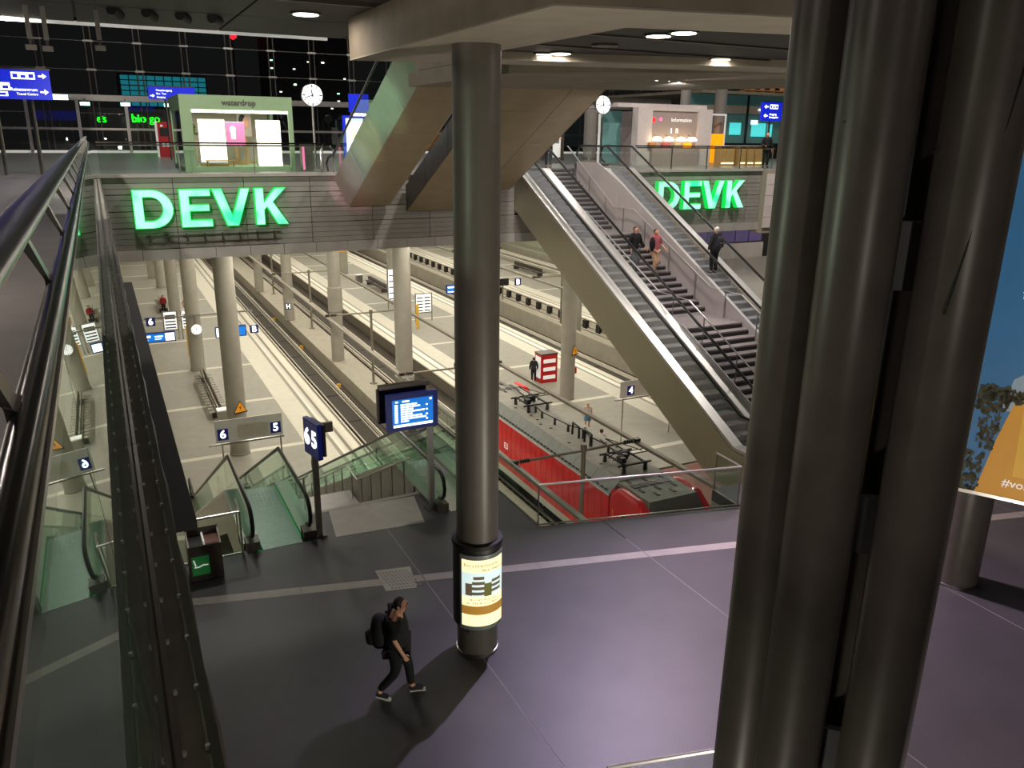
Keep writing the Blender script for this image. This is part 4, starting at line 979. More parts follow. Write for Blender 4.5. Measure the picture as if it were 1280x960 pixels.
# sign post with 6 and 5
t = thing('platform_sign', 'navy sign with white 6 and 5 on a steel post beside the escalator', 'sign', (3.42, 16.02, MZ))
MB().box(3.36, 3.48, 15.96, 16.08, MZ, -4.45).build('post', 'mast', t); MB().box(3.28, 3.56, 15.88, 16.16, MZ, MZ+.03).build('foot_plate', 'steel_dark', t)
D = Vector((.62, -.78, 0)); 
c0 = Vector((3.30, 16.08, -4.72)); dr = Vector((.2, -.98, 0)).normalized(); up = Vector((0, 0, 1)); nn = dr.cross(up)
def slab(c, w, h, th, nm, mat, par): an = math.atan2(dr.y, dr.x); return MB().obox(c, (w, th, h), an).build(nm, mat, par)
b = slab(c0+dr*.3, .68, .78, .1, 'sign_box', 'sign_navy', t)
for s, u in (('6', .13), ('5', .47)): text(s, .5, 'sign_white', c0+dr*u+nn*.056, dr, up, b, 'digit', .006, bold=.025)
slab(c0+dr*.3+nn*-.12, .6, .7, .06, 'rear_box', 'steel_dark', t)
MB().box(3.56, 3.84, 16.0, 16.06, -4.72, -4.5).build('side_arm', 'mast', t)
# double departure display on its post
t = thing('departure_display', 'double sided blue departure display on a steel post above the platform stairs', 'display', (6.12, 16.2, MZ))
MB().box(6.06, 6.18, 16.14, 16.26, MZ, -4.2).build('post', 'steel', t); MB().box(5.98, 6.26, 16.06, 16.34, MZ, MZ+.03).build('foot_plate', 'steel_dark', t); MB().box(5.6, 5.7, 16.5, 16.6, -5.2, -4.9).build('bracket', 'steel', t)
MB().box(4.98, 6.16, 16.3, 16.42, -4.06, -3.95).build('top_beam', 'steel_dark', t)
f = MB().box(5.05, 6.24, 16.0, 16.12, -4.95, -4.10).build('front_housing', 'sign_navy', t); MB().box(4.95, 6.1, 16.36, 16.46, -4.85, -4.06).build('rear_housing', 'handrail_dark', t)
s = MB().box(5.17, 6.12, 15.985, 16.0, -4.86, -4.22).build('blue_screen', 'screen_blue', f)
m = MB()
for k in range(8):
    z = -4.34-k*.055; L = (.42, .5, .32, .62, .3, .55, .66, .2)[k]
    m.box(5.36, 5.36+L*.9, 15.975, 15.985, z-.018, z+.012); m.box(5.22, 5.29, 15.975, 15.985, z-.02, z+.014)
    if k % 2: m.box(5.95, 5.99, 15.975, 15.985, z-.015, z+.012)
m.box(5.19, 6.1, 15.975, 15.985, -4.85, -4.80); m.box(6.04, 6.09, 15.975, 15.985, -4.29, -4.25); m.box(5.24, 5.30, 15.975, 15.985, -4.28, -4.25); m.box(5.4, 5.56, 15.975, 15.985, -4.28, -4.25)
m.build('departure_rows', 'sign_white', f)
# ================================================================== HALL FURNITURE (z = 0)
# green kiosk
K0, K1, Ya, Yb = 2.85, 6.72, 31.4, 35.6
t = thing('kiosk', 'pale green sales kiosk with a glowing interior on the bridge', 'kiosk', (4.8, 33, 0))
MB().box(K0, K1, Ya, Yb, 2.12, 2.6).build('fascia', 'kiosk_green', t); MB().box(K0, K1, Ya, Yb, 0, .16).build('plinth', 'kiosk_green', t)
for x0, x1 in ((K0, K0+.38), (K1-.16, K1)): MB().box(x0, x1, Ya, Ya+.12, .16, 2.12).build('front_frame', 'kiosk_green', t)
for x in (K0, K1-.12): MB().box(x, x+.12, Yb-.4, Yb, .16, 2.12).build('rear_post', 'kiosk_green', t)
MB().box(K0+.38, K1-.16, Yb-.1, Yb-.02, .16, 2.12).build('back_wall', 'kiosk_wall', t)
MB().box(K0+.38, K1-.16, Ya+.04, Ya+.06, .16, 2.12).build('front_glass', 'glass_clear', t); MB().box(K0+.02, K0+.04, Ya+.5, Yb-.5, .16, 2.12).build('side_glass', 'glass_clear', t)
MB().box(K0+.36, K1-.14, Ya+.1, Ya+.2, 2.02, 2.1).build('light_strip', 'lamp_white', t)
text('waterdrop', .27, 'louvre', (4.85, Ya-.012, 2.36), parent=t, name='kiosk_lettering', bold=.018)
area('kiosk_light', (4.8, 33.2, 2.05), 3, 2, 60, (1, .93, .88), (0, 0, 0), t)
def kbox(nm, mat, x0, x1, y, z0, z1, lab, cat): 
    o = thing(nm, lab, cat, ((x0+x1)/2, y, .16)); MB().box(x0, x1, y, y+.12, .16 if z0 < .3 else z0, z1).build('panel', mat, o)
    MB().box(x0-.04, x1+.04, y+.02, y+.16, .16, .24).build('base', 'kiosk_wood', o)
    if z0 > .3: MB().box((x0+x1)/2-.05, (x0+x1)/2+.05, y+.05, y+.1, .16, z0).build('stem', 'kiosk_wood', o)
    MB().box(x0-.01, x1+.01, y+.1, y+.14, z0, z1+.02).build('frame', 'soft_white', o)
    return o
kbox('light_panel', 'kiosk_glow', 3.48, 4.38, 32.0, .3, 1.78, 'left glowing white panel inside the green kiosk', 'light panel')
kbox('light_panel', 'kiosk_glow', 5.50, 6.36, 32.0, .2, 1.78, 'right glowing white panel inside the green kiosk', 'light panel')
o = kbox('picture_panel', 'kiosk_pink', 4.6, 5.25, 33.2, .9, 1.72, 'pink picture panel between the glowing panels in the kiosk', 'picture')
MB().sphere((4.82, 33.19, 1.45), .12, 10, 6, (1, .2, 1.2)).build('figure_print', 'print_white', o); MB().box(4.74, 4.92, 33.185, 33.2, 1.1, 1.4).build('figure_print', 'print_white', o)
o = kbox('picture_panel', 'kiosk_wall', 5.25, 5.75, 34.6, 1.2, 2.05, 'face portrait panel at the back of the kiosk', 'picture'); MB().sphere((5.52, 34.59, 1.72), .24, 12, 8, (.7, .1, 1)).build('face_print', 'skin', o); MB().sphere((5.42, 34.595, 1.82), .24, 12, 8, (.6, .1, .9)).build('hair_print', 'hair_dark', o)
t = thing('display_table', 'low wooden display table at the foot of the left glowing kiosk panel', 'table', (4.1, 31.8, .16)); MB().box(3.6, 4.6, 31.62, 31.95, .34, .38).build('table_top', 'kiosk_wood', t)
for x in (3.65, 4.55): MB().box(x-.02, x+.02, 31.66, 31.9, .16, .34).build('leg', 'kiosk_wood', t)
t = thing('potted_plant', 'leafy pot plant at the left end inside the kiosk', 'plant', (3.3, 32.5, .16)); MB().lathe([(.1, 0), (.15, .9), (.13, .9)], (3.3, 32.5, .16), 14).build('pot', 'kiosk_wall', t, True)
lm = MB(); rr = random.Random(3)
for q in range(120):
    a = rr.uniform(0, 6.3); e = rr.uniform(-.4, 1.3); r = rr.uniform(.12, .3); c = Vector((3.3+r*math.cos(a)*math.cos(e), 32.5+r*math.sin(a)*math.cos(e), 1.3+r*math.sin(e))); d1 = Vector((rr.uniform(-1, 1), rr.uniform(-1, 1), rr.uniform(-.5, 1))).normalized()*.07; d2 = d1.cross(Vector((rr.random(), rr.random(), rr.random()))).normalized()*.03
    lm.add([c-d1, c-d2, c+d1, c+d2], [(0, 1, 2, 3)])
o = lm.build('foliage', 'leaf', t); o['kind'] = 'stuff'
# station clocks on poles
def poleclock(label, x, y, z, r):
    t = thing('station_clock', label, 'clock', (x, y, 0)); MB().cyl(x, y, .05, 0, z-r, 12).build('pole', 'steel', t); MB().lathe([(.16, 0), (.16, .03), (.06, .05)], (x, y, 0), 16).build('pole_foot', 'steel', t)
    clockface(t, (x, y, z), r, 11, 42); return t
poleclock('round station clock on a pole right of the green kiosk', 7.95, 33.4, 2.78, .40); poleclock('round station clock on a pole left of the information desk', 22.0, 34.2, 2.81, .40)
# red ticket machine
def redmachine(label, x, y):
    t = thing('ticket_machine', label, 'ticket machine', (x, y, 0)); MB().box(x-.36, x+.36, y-.2, y+.3, 0, 1.85).build('cabinet', 'red_paint', t); MB().box(x-.46, x-.37, y-.15, y+.3, 0, 1.9).build('side_frame', 'soft_white', t); MB().box(x+.37, x+.52, y-.15, y+.3, 0, 1.6).build('side_frame', 'soft_white', t)
    MB().box(x-.26, x+.26, y-.22, y-.2, 1.1, 1.55).build('screen', 'train_dark', t)
    for k in range(2): MB().box(x-.2+.22*k, x-.06+.22*k, y-.23, y-.2, .55, .8).build('slot', 'soft_white', t)
    MB().box(x-.2, x-.1, y-.225, y-.2, 1.6, 1.7).build('symbol', 'print_white', t); return t
redmachine('red ticket machine left of the green kiosk', 3.65, 50.0)
# pedestal bins and barrier posts by the kiosk
t = thing('litter_bin', 'steel pedestal bin on the bridge right of the kiosk', 'bin', (7.0, 31.2, 0)); MB().box(6.9, 7.3, 31.0, 31.4, 0, .95).build('bin_body', 'steel', t); MB().box(6.9, 6.98, 30.98, 31.0, .05, .9).build('pink_side', 'kiosk_pink', t); MB().cyl(7.15, 31.0, .05, .55, .56, 10).build('slot', 'black', t)
# blue direction signs
def bsign(label, x0, x1, y, z0, z1, lines, post=(.35, .8), cat='sign'):
    t = thing('direction_sign', label, cat, ((x0+x1)/2, y, z0)); f = MB().box(x0, x1, y, y+.2, z0, z1).build('sign_box', 'sign_blue', t); MB().box(x0-.03, x1+.03, y-.01, y+.21, z1, z1+.05).build('sign_top', 'steel_dark', t)
    for k in lines: k(f, y-.006)
    for u in post:
        x = x0+u*(x1-x0); MB().tube([(x, y+.14, 0), (x, y+.14, z0)], .06, 8).build('post', 'steel', t)
    return t
def ln(s, size, x, z, al='LEFT', mat='sign_white'): return lambda f, y: text(s, size, mat, (x, y, z), parent=f, depth=.004, align=al, name='sign_lettering')
def arrow(x, z, w, d=1):
    def go(f, y):
        m = MB(); m.box(x-d*w*.5, x+d*w*.2, y-.004, y, z-.035*w*3, z+.035*w*3)
        P = [(x+d*w*.5, z), (x+d*w*.02, z+w*.36), (x+d*w*.02, z+w*.16), (x+d*w*.22, z), (x+d*w*.02, z-w*.16), (x+d*w*.02, z-w*.36)]
        n = 6; m.add([(a, y-.004, b) for a, b in P]+[(a, y, b) for a, b in P], [(0, 1, 2, 3), (3, 4, 5, 0), (9, 8, 7, 6), (6, 11, 10, 9)]+[(i, i+n, (i+1) % n+n, (i+1) % n) for i in range(n)])
        m.build('arrow', 'sign_white', f)
    return go
def pict(x0, x1, z0, z1, k=3):
    def go(f, y):
        o = MB().box(x0, x1, y-.004, y, z0, z1).build('pictogram_strip', 'sign_white', f)
        m = MB(); w = (x1-x0)/k
        for i in range(k): m.box(x0+w*(i+.18), x0+w*(i+.82), y-.007, y-.004, z0+(z1-z0)*.2, z1-(z1-z0)*(.25+.15*(i % 2)))
        m.build('pictogram', 'sign_blue', f)
    return go
bsign('large blue direction sign with arrows at the left edge', -4.4, -.93, 30, 2.25, 3.1, [arrow(-1.12, 2.93, .22), pict(-1.95, -1.32, 2.83, 3.03), arrow(-1.12, 2.47, .22), ln('Reisezentrum', .13, -1.3, 2.53, 'RIGHT'), ln('Travel Centre', .1, -1.3, 2.40, 'RIGHT'), pict(-2.5, -2.02, 2.5, 2.72, 2), pict(-2.4, -2.1, 2.33, 2.46, 1)], (.2, .55, .83))
bsign('blue direction sign partly hidden behind the green kiosk', 2.75, 4.9, 45, 2.86, 3.44, [arrow(2.92, 3.02, .2), ln('Hauptausgang', .13, 3.1, 3.28), ln('Bus  Taxi', .12, 3.1, 3.12), ln('Ausgang', .12, 3.1, 2.96)])
bsign('blue direction sign at the right beside the dark steel column', 33.8, 35.8, 36, 2.33, 3.32, [arrow(34.03, 3.08, .3, -1), pict(34.3, 34.9, 2.97, 3.2), arrow(34.03, 2.6, .3, -1), ln('Ausgang', .16, 34.3, 2.68), ln('Europaplatz', .14, 34.3, 2.52)])
# exit lamps over the doors
for k, (x, z) in enumerate(((-1.4, 3.3), (-.1, 2.95), (2.2, 2.97), (4.75, 2.98))):
    t = thing('exit_sign', ('largest green white exit lamp beside the big blue sign', 'second green white exit lamp from the big blue sign', 'third green white exit lamp from the big blue sign', 'green white exit lamp nearest the kiosk')[k], 'exit sign', (x, 59.3, z), 'exit lamps over the doors')
    s = 1.5 if k == 0 else 1; MB().box(x-.27*s, x+.27*s, 59.28, 59.36, z-.1*s, z+.1*s).build('lamp_box', 'exit_green', t); MB().box(x-.29*s, x+.29*s, 59.36, 59.4, z-.12*s, z+.12*s).build('back_plate', 'steel_dark', t); MB().box(x-.03, x+.03, 59.36, 59.41, z, 3.3).build('hanger', 'steel_dark', t)
# lit screens beside the upward escalator
t = thing('advertising_screen', 'bright lit advertising screen behind the upward escalator handrail', 'screen', (9.5, 33.2, 0)); MB().box(9.1, 10.0, 33.2, 33.35, .3, 2.05).build('housing', 'sign_blue', t); s = MB().box(9.2, 9.9, 33.18, 33.2, .6, 1.95).build('screen', 'screen_white', t); MB().box(9.2, 9.9, 33.2, 33.3, 0, .3).build('base', 'steel_dark', t); MB().sphere((9.55, 33.17, 1.3), .2, 10, 6, (1, .1, .8)).build('figure_print', 'kiosk_wall', s)
t = thing('direction_sign', 'plain blue sign plate above the lit advertising screen', 'sign', (9.9, 33.6, 2.2)); MB().box(9.5, 10.3, 33.6, 33.75, 2.2, 2.9).build('sign_plate', 'sign_blue', t); MB().tube([(9.6, 33.7, 0), (9.6, 33.7, 2.2)], .03, 6).build('post', 'steel', t)
# ---- lit letters on the bridge
def letters(side_lab, x0, Z0, Z1):
    H = Z1-Z0; w = [1.22, 1.0, 1.22, 1.1]; xs = [0, 1.42, 2.46, 3.84]; st = .31
    def D_():
        n = 12; o = [(0, 0), (.55, 0)]+[(.55+.67*math.sin(PI*i/n), H/2-H/2*math.cos(PI*i/n)) for i in range(1, n)]+[(.55, H), (0, H)]
        i_ = [(st, .25), (.53, .25)]+[(.53+.36*math.sin(PI*i/n), H/2-(H/2-.25)*math.cos(PI*i/n)) for i in range(1, n)]+[(.53, H-.25), (st, H-.25)]
        return o, i_
    def poly(nm):
        if nm == 'E': return [(0, 0), (1, 0), (1, .25), (st, .25), (st, H/2-.11), (.93, H/2-.11), (.93, H/2+.12), (st, H/2+.12), (st, H-.25), (.99, H-.25), (.99, H), (0, H)]
        if nm == 'V': return [(.42, 0), (.80, 0), (1.24, H), (.92, H), (.62, .35), (.32, H), (-.02, H)]
        return [(0, 0), (st, 0), (st, H*.40), (.40, H*.48), (.74, 0), (1.12, 0), (.62, H*.62), (1.08, H), (.70, H), (st, H*.62), (st, H), (0, H)]
    for k, ch in enumerate('DEVK'):
        t = thing('lit_letter', f'lit green letter {ch} on the bridge front, {side_lab}', 'letter', (x0+xs[k], 29.45, Z0))
        bx = x0+xs[k]
        def ring(o, i_, y0, y1):
            n = len(o); m = MB(); v = [(x, y, z) for y in (y0, y1) for x, z in o]+[(x, y, z) for y in (y0, y1) for x, z in i_]
            f = []
            for q in range(n):
                r = (q+1) % n; f += [(q, r, 2*n+r, 2*n+q), (n+q, 3*n+q, 3*n+r, n+r), (q, n+q, n+r, r), (2*n+q, 2*n+r, 3*n+r, 3*n+q)]
            return m.add([(a+bx, b, c+Z0) for a, b, c in v], f)
        if ch == 'D':
            o, i_ = D_()
            ring(o, i_, 29.2, 29.45).build('letter_return', 'letter_side', t)
            sc = lambda P, k_: [((x-.6)*k_+.6, (z-H/2)*k_+H/2) for x, z in P]
            ring(sc(o, .965), sc(i_, 1.05), 29.185, 29.205).build('letter_face', 'letter_green', t)
        else:
            P = poly(ch)
            MB().profy([(x+bx, z+Z0) for x, z in P], 29.2, 29.45).build('letter_return', 'letter_side', t)
            # inset face: move every edge in by 25 mm
            n = len(P); Q = []; d = .022
            for i in range(n):
                a, b, c = Vector(P[i-1]), Vector(P[i]), Vector(P[(i+1) % n]); e1 = (b-a).normalized(); e2 = (c-b).normalized(); n1 = Vector((-e1.y, e1.x)); n2 = Vector((-e2.y, e2.x)); bi = (n1+n2); k_ = d/max(.35, 1+n1.dot(n2)); Q.append(tuple(b+bi*k_))
            MB().profy([(x+bx, z+Z0) for x, z in Q], 29.185, 29.205).build('letter_face', 'letter_green', t)
letters('left group above the platform columns', .93, -1.72, -.46); letters('right group beside the right escalator', 21.85, -1.72, -.47)
t = thing('sign_bracket', 'thin steel bracket rail fixed under the left green letters', 'bracket', (3.4, 29.4, -2.1)); MB().box(1.2, 5.6, 29.38, 29.42, -2.02, -1.98).build('upper_bar', 'steel_dark', t); MB().box(1.2, 5.6, 29.38, 29.42, -2.26, -2.22).build('lower_bar', 'steel_dark', t)
for k in range(8): MB().box(1.3+.58*k, 1.34+.58*k, 29.36, 29.5, -2.3, -1.95).build('upright', 'steel_dark', t)
# ---- information desk building on the right
t = thing('information_booth', 'grey information booth with four glowing lamps on the right of the bridge', 'booth', (26.4, 34, 0))
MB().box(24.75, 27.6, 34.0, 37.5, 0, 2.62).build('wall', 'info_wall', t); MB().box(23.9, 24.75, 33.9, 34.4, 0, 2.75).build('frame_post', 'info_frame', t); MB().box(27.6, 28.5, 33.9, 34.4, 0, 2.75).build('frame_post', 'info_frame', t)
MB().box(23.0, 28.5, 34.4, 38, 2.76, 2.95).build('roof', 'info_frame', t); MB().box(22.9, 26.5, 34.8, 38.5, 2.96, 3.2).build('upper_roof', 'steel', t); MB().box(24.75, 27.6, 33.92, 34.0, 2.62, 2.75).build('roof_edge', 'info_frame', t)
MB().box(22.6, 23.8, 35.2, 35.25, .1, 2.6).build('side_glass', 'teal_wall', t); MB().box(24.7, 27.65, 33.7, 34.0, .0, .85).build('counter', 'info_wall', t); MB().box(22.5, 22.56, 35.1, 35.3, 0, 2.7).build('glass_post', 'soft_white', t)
text('Information', .27, 'print_white', (26.6, 33.985, 2.2), parent=t, name='booth_lettering', align='CENTER'); MB().box(24.72, 24.98, 33.96, 34.0, 2.1, 2.28).build('red_badge', 'neon_red', t); MB().lathe([(.1, -.02), (.1, 0)], (25.3, 33.98, 2.22), 16, 'y').build('round_badge', 'kiosk_pink', t)
text('i', .36, 'sign_white', (26.0, 33.985, 1.68), parent=t, name='booth_lettering'); text('B', .34, 'print_white', (26.35, 33.985, 1.68), parent=t, name='booth_lettering')
for k, x in enumerate((24.9, 25.62, 26.36, 27.05)):
    o = thing('pendant_lamp', ('leftmost of the four glowing lamps on the information booth', 'second from left of the four glowing lamps on the booth', 'third from left of the four glowing lamps on the booth', 'rightmost of the four glowing lamps on the information booth')[k], 'lamp', (x, 33.6, 1.2), 'lamps along the information booth')
    MB().lathe([(.02, .12), (.16, .1), (.25, 0), (.24, -.08), (.05, -.1)], (x, 33.62, 1.28), 16).build('shade', 'lamp_warm', o, True); MB().tube([(x, 33.62, 1.38), (x, 33.98, 1.5)], .012, 5).build('arm', 'steel_dark', o)
for k, (x, c, lab) in enumerate(((24.75, 'wood', 'wood framed picture'), (25.6, 'cloth_pink', 'pink product box'), (26.3, 'kiosk_wall', 'pale product box'), (26.95, 'orange', 'orange product tray'))):
    tag(MB().box(x-.2, x+.2, 33.75, 33.95, .86, 1.12).build('product_box', c), f'{lab} standing on the counter of the information booth', 'product box')
for k, (x, w_) in enumerate(((29.0, .9), (30.0, .45), (30.55, .45), (31.1, .5))):
    t = thing('counter_unit', ('widest glowing yellow counter front right of the information booth', 'narrow glowing counter front beside the widest one', 'narrow glowing counter front second from the right', 'glowing counter front nearest the dark steel column')[k], 'counter', (x, 33.2, 0)); MB().box(x-w_/2, x+w_/2, 33.1, 33.6, 0, .95).build('counter_body', 'kiosk_wood', t); MB().box(x-w_/2+.05, x+w_/2-.05, 33.08, 33.1, .15, .8).build('lit_front', 'kiosk_wood', t); MB().box(x-w_/2, x+w_/2, 33.06, 33.62, .95, 1.0).build('worktop', 'soft_white', t); MB().box(x-w_/2+.05, x+w_/2-.05, 33.07, 33.085, .12, .17).build('light_strip', 'lamp_warm', t)
t = thing('photo_booth', 'yellow and glass cabin behind the information booth', 'cabin', (32.2, 38.2, 0)); MB().box(31.5, 32.9, 38, 39, 0, 1.6).build('cabin_body', 'orange', t)
for x in (31.45, 32.9): MB().box(x, x+.07, 38, 38.07, 0, 2.65).build('frame_post', 'soft_white', t)
MB().box(31.45, 32.97, 38, 38.07, 2.6, 2.7).build('frame_top', 'soft_white', t)
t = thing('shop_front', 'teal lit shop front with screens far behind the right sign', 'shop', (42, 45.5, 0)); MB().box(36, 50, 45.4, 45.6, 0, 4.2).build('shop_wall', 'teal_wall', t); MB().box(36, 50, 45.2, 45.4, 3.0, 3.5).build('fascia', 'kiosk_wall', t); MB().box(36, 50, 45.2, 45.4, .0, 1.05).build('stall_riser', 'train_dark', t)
for x0, x1, z0, z1 in ((39.7, 40.7, 1.6, 2.4), (41.7, 43.0, 1.5, 2.4), (43.2, 43.6, 1.5, 2.35)): MB().box(x0, x1, 45.34, 45.39, z0, z1).build('lit_screen', 'teal_shop', t)
MB().box(41.6, 42.2, 45.33, 45.39, 2.3, 2.6).build('lit_menu', 'screen_white', t)
for x in (41.0, 44.3): MB().box(x-.06, x+.06, 45.1, 45.2, 0, 4.6).build('front_post', 'train_dark', t)
MB().tube([(42.0+.1*q, 45.17, 3.25+.09*math.sin(q*1.7)) for q in range(10)], .03, 6).build('script_sign', 'sign_white', t); MB().box(43.1, 43.7, 45.15, 45.2, 3.12, 3.4).build('white_sign', 'sign_white', t)
t = thing('wooden_shelf', 'wooden chairs and shelves on the upper floor at the top right', 'shelf', (36, 45, 4.3))
for k in range(5): MB().box(40+.9*k, 40.08+.9*k, 44.6, 45, 4.4, 6.2).build('upright', 'wood', t)
for z in (4.5, 5.2, 5.9): MB().box(40, 44, 44.6, 45, z, z+.07).build('shelf_board', 'wood', t)
struct(MB().box(36, 50, 44, 58, 4.2, 4.38).build('floor_upper_gallery', 'concrete'))
for k, (x, y, r, lab) in enumerate(((30.3, 38.5, .28, 'pale round column right of the information booth roof'), (33.3, 39, .34, 'pale round column between the booth and the teal shop'), (27.5, 44, .4, 'teal grey round column behind the booth roof'))):
    o = thing('hall_column', lab, 'column', (x, y, 0)); MB().cyl(x, y, r, 0, 9, 24).build('column_shaft', 'facade_panel', o, True); MB().lathe([(r+.03, 0), (r+.03, .1), (r, .12)], (x, y, 0), 24).build('base_ring', 'steel', o)
for k, (x, y) in enumerate(((20.5, 38), (23.5, 42.5), (24.6, 42.5), (26.5, 41))):
    o = thing('door_portal', ('white door post at the top of the stairs', 'left white post of the glazed porch behind the clock', 'middle white post of the glazed porch behind the clock', 'right white post of the glazed porch behind the clock')[k], 'post', (x, y, 0)); MB().box(x-.12, x+.12, y-.1, y+.1, .08, 2.6).build('post_body', 'steel', o); MB().box(x-.16, x+.16, y-.14, y+.14, 0, .08).build('foot', 'steel', o)
t = thing('information_stand', 'white poster stand behind the top of the stairs', 'poster stand', (21.6, 38, 0)); MB().box(21.3, 21.95, 38, 38.06, .3, 1.9).build('board', 'soft_white', t); MB().box(21.4, 21.85, 37.98, 38, 1.0, 1.7).build('print', 'facade_panel', t); MB().box(21.3, 21.95, 37.8, 38.3, 0, .06).build('foot', 'steel', t); MB().box(21.58, 21.68, 38, 38.06, .06, .3).build('stem', 'steel', t)
# ---- night city behind the glass
t = thing('office_building', 'distant office building with lit turquoise windows in the night', 'building', (5.5, 90, 0)); MB().box(3, 11, 90, 96, 0, 6.7).build('facade', 'night_grey', t)
for r in range(6):
    for c in range(10): MB().box(3.15+.78*c, 3.83+.78*c, 89.95, 90, 3.7+.48*r, 4.08+.48*r).build('window', 'street_cyan', t)
t = thing('neon_sign', 'green neon shop lettering seen through the doors at the left', 'neon sign', (2.5, 70, 0)); text('bio', .8, 'neon_green', (3.4, 70, 2.25), parent=t, name='neon_lettering', bold=.02); text('go', .8, 'neon_green', (4.5, 70, 2.25), parent=t, name='neon_lettering'); text('es', .8, 'neon_green', (.85, 70, 2.2), parent=t, name='neon_lettering'); MB().box(0, 6, 70.1, 70.3, 0, 3).build('shop_wall', 'train_dark', t); MB().box(2.9, 5, 69.95, 70.0, 1.45, 1.53).build('underline', 'neon_green', t)
t = thing('red_light', 'small red star shaped neon light high in the night', 'light', (17, 110, 13.5)); MB().sphere((16.6, 108, 12.5), .55, 5, 3, (1, .3, 1)).build('red_glow_shape', 'neon_red', t); MB().cyl(16.6, 108.3, .1, 0, 12.2, 6).build('pole', 'train_dark', t)
t = thing('office_building', 'distant dark tower with a few white windows behind the left clock', 'building', (22, 95, 0)); MB().box(18, 27, 95, 100, 0, 11.5).build('facade', 'night_grey', t); rr = random.Random(5)
for q in range(16): x = 18.3+rr.randint(0, 10)*.8; z = 4+rr.randint(0, 6)*.8; MB().box(x, x+.26, 94.95, 95, z, z+.12).build('window', 'kiosk_glow' if q % 3 else 'exit_green', t)
t = thing('lower_shop', 'dim violet shop window under the bridge behind the right escalator', 'shop', (42, 45.6, MZ)); MB().box(34, 50, 45.6, 45.9, MZ, -3.2).build('shop_wall', 'train_dark', t)
for k in range(5): MB().box(37.4+1.3*k, 38.6+1.3*k, 45.5, 45.6, MZ+1.2, -3.5).build('violet_window', 'purple_shop', t)
MB().box(37.2, 44, 45.45, 45.6, MZ, MZ+1.1).build('stall_riser', 'wall_panel', t)
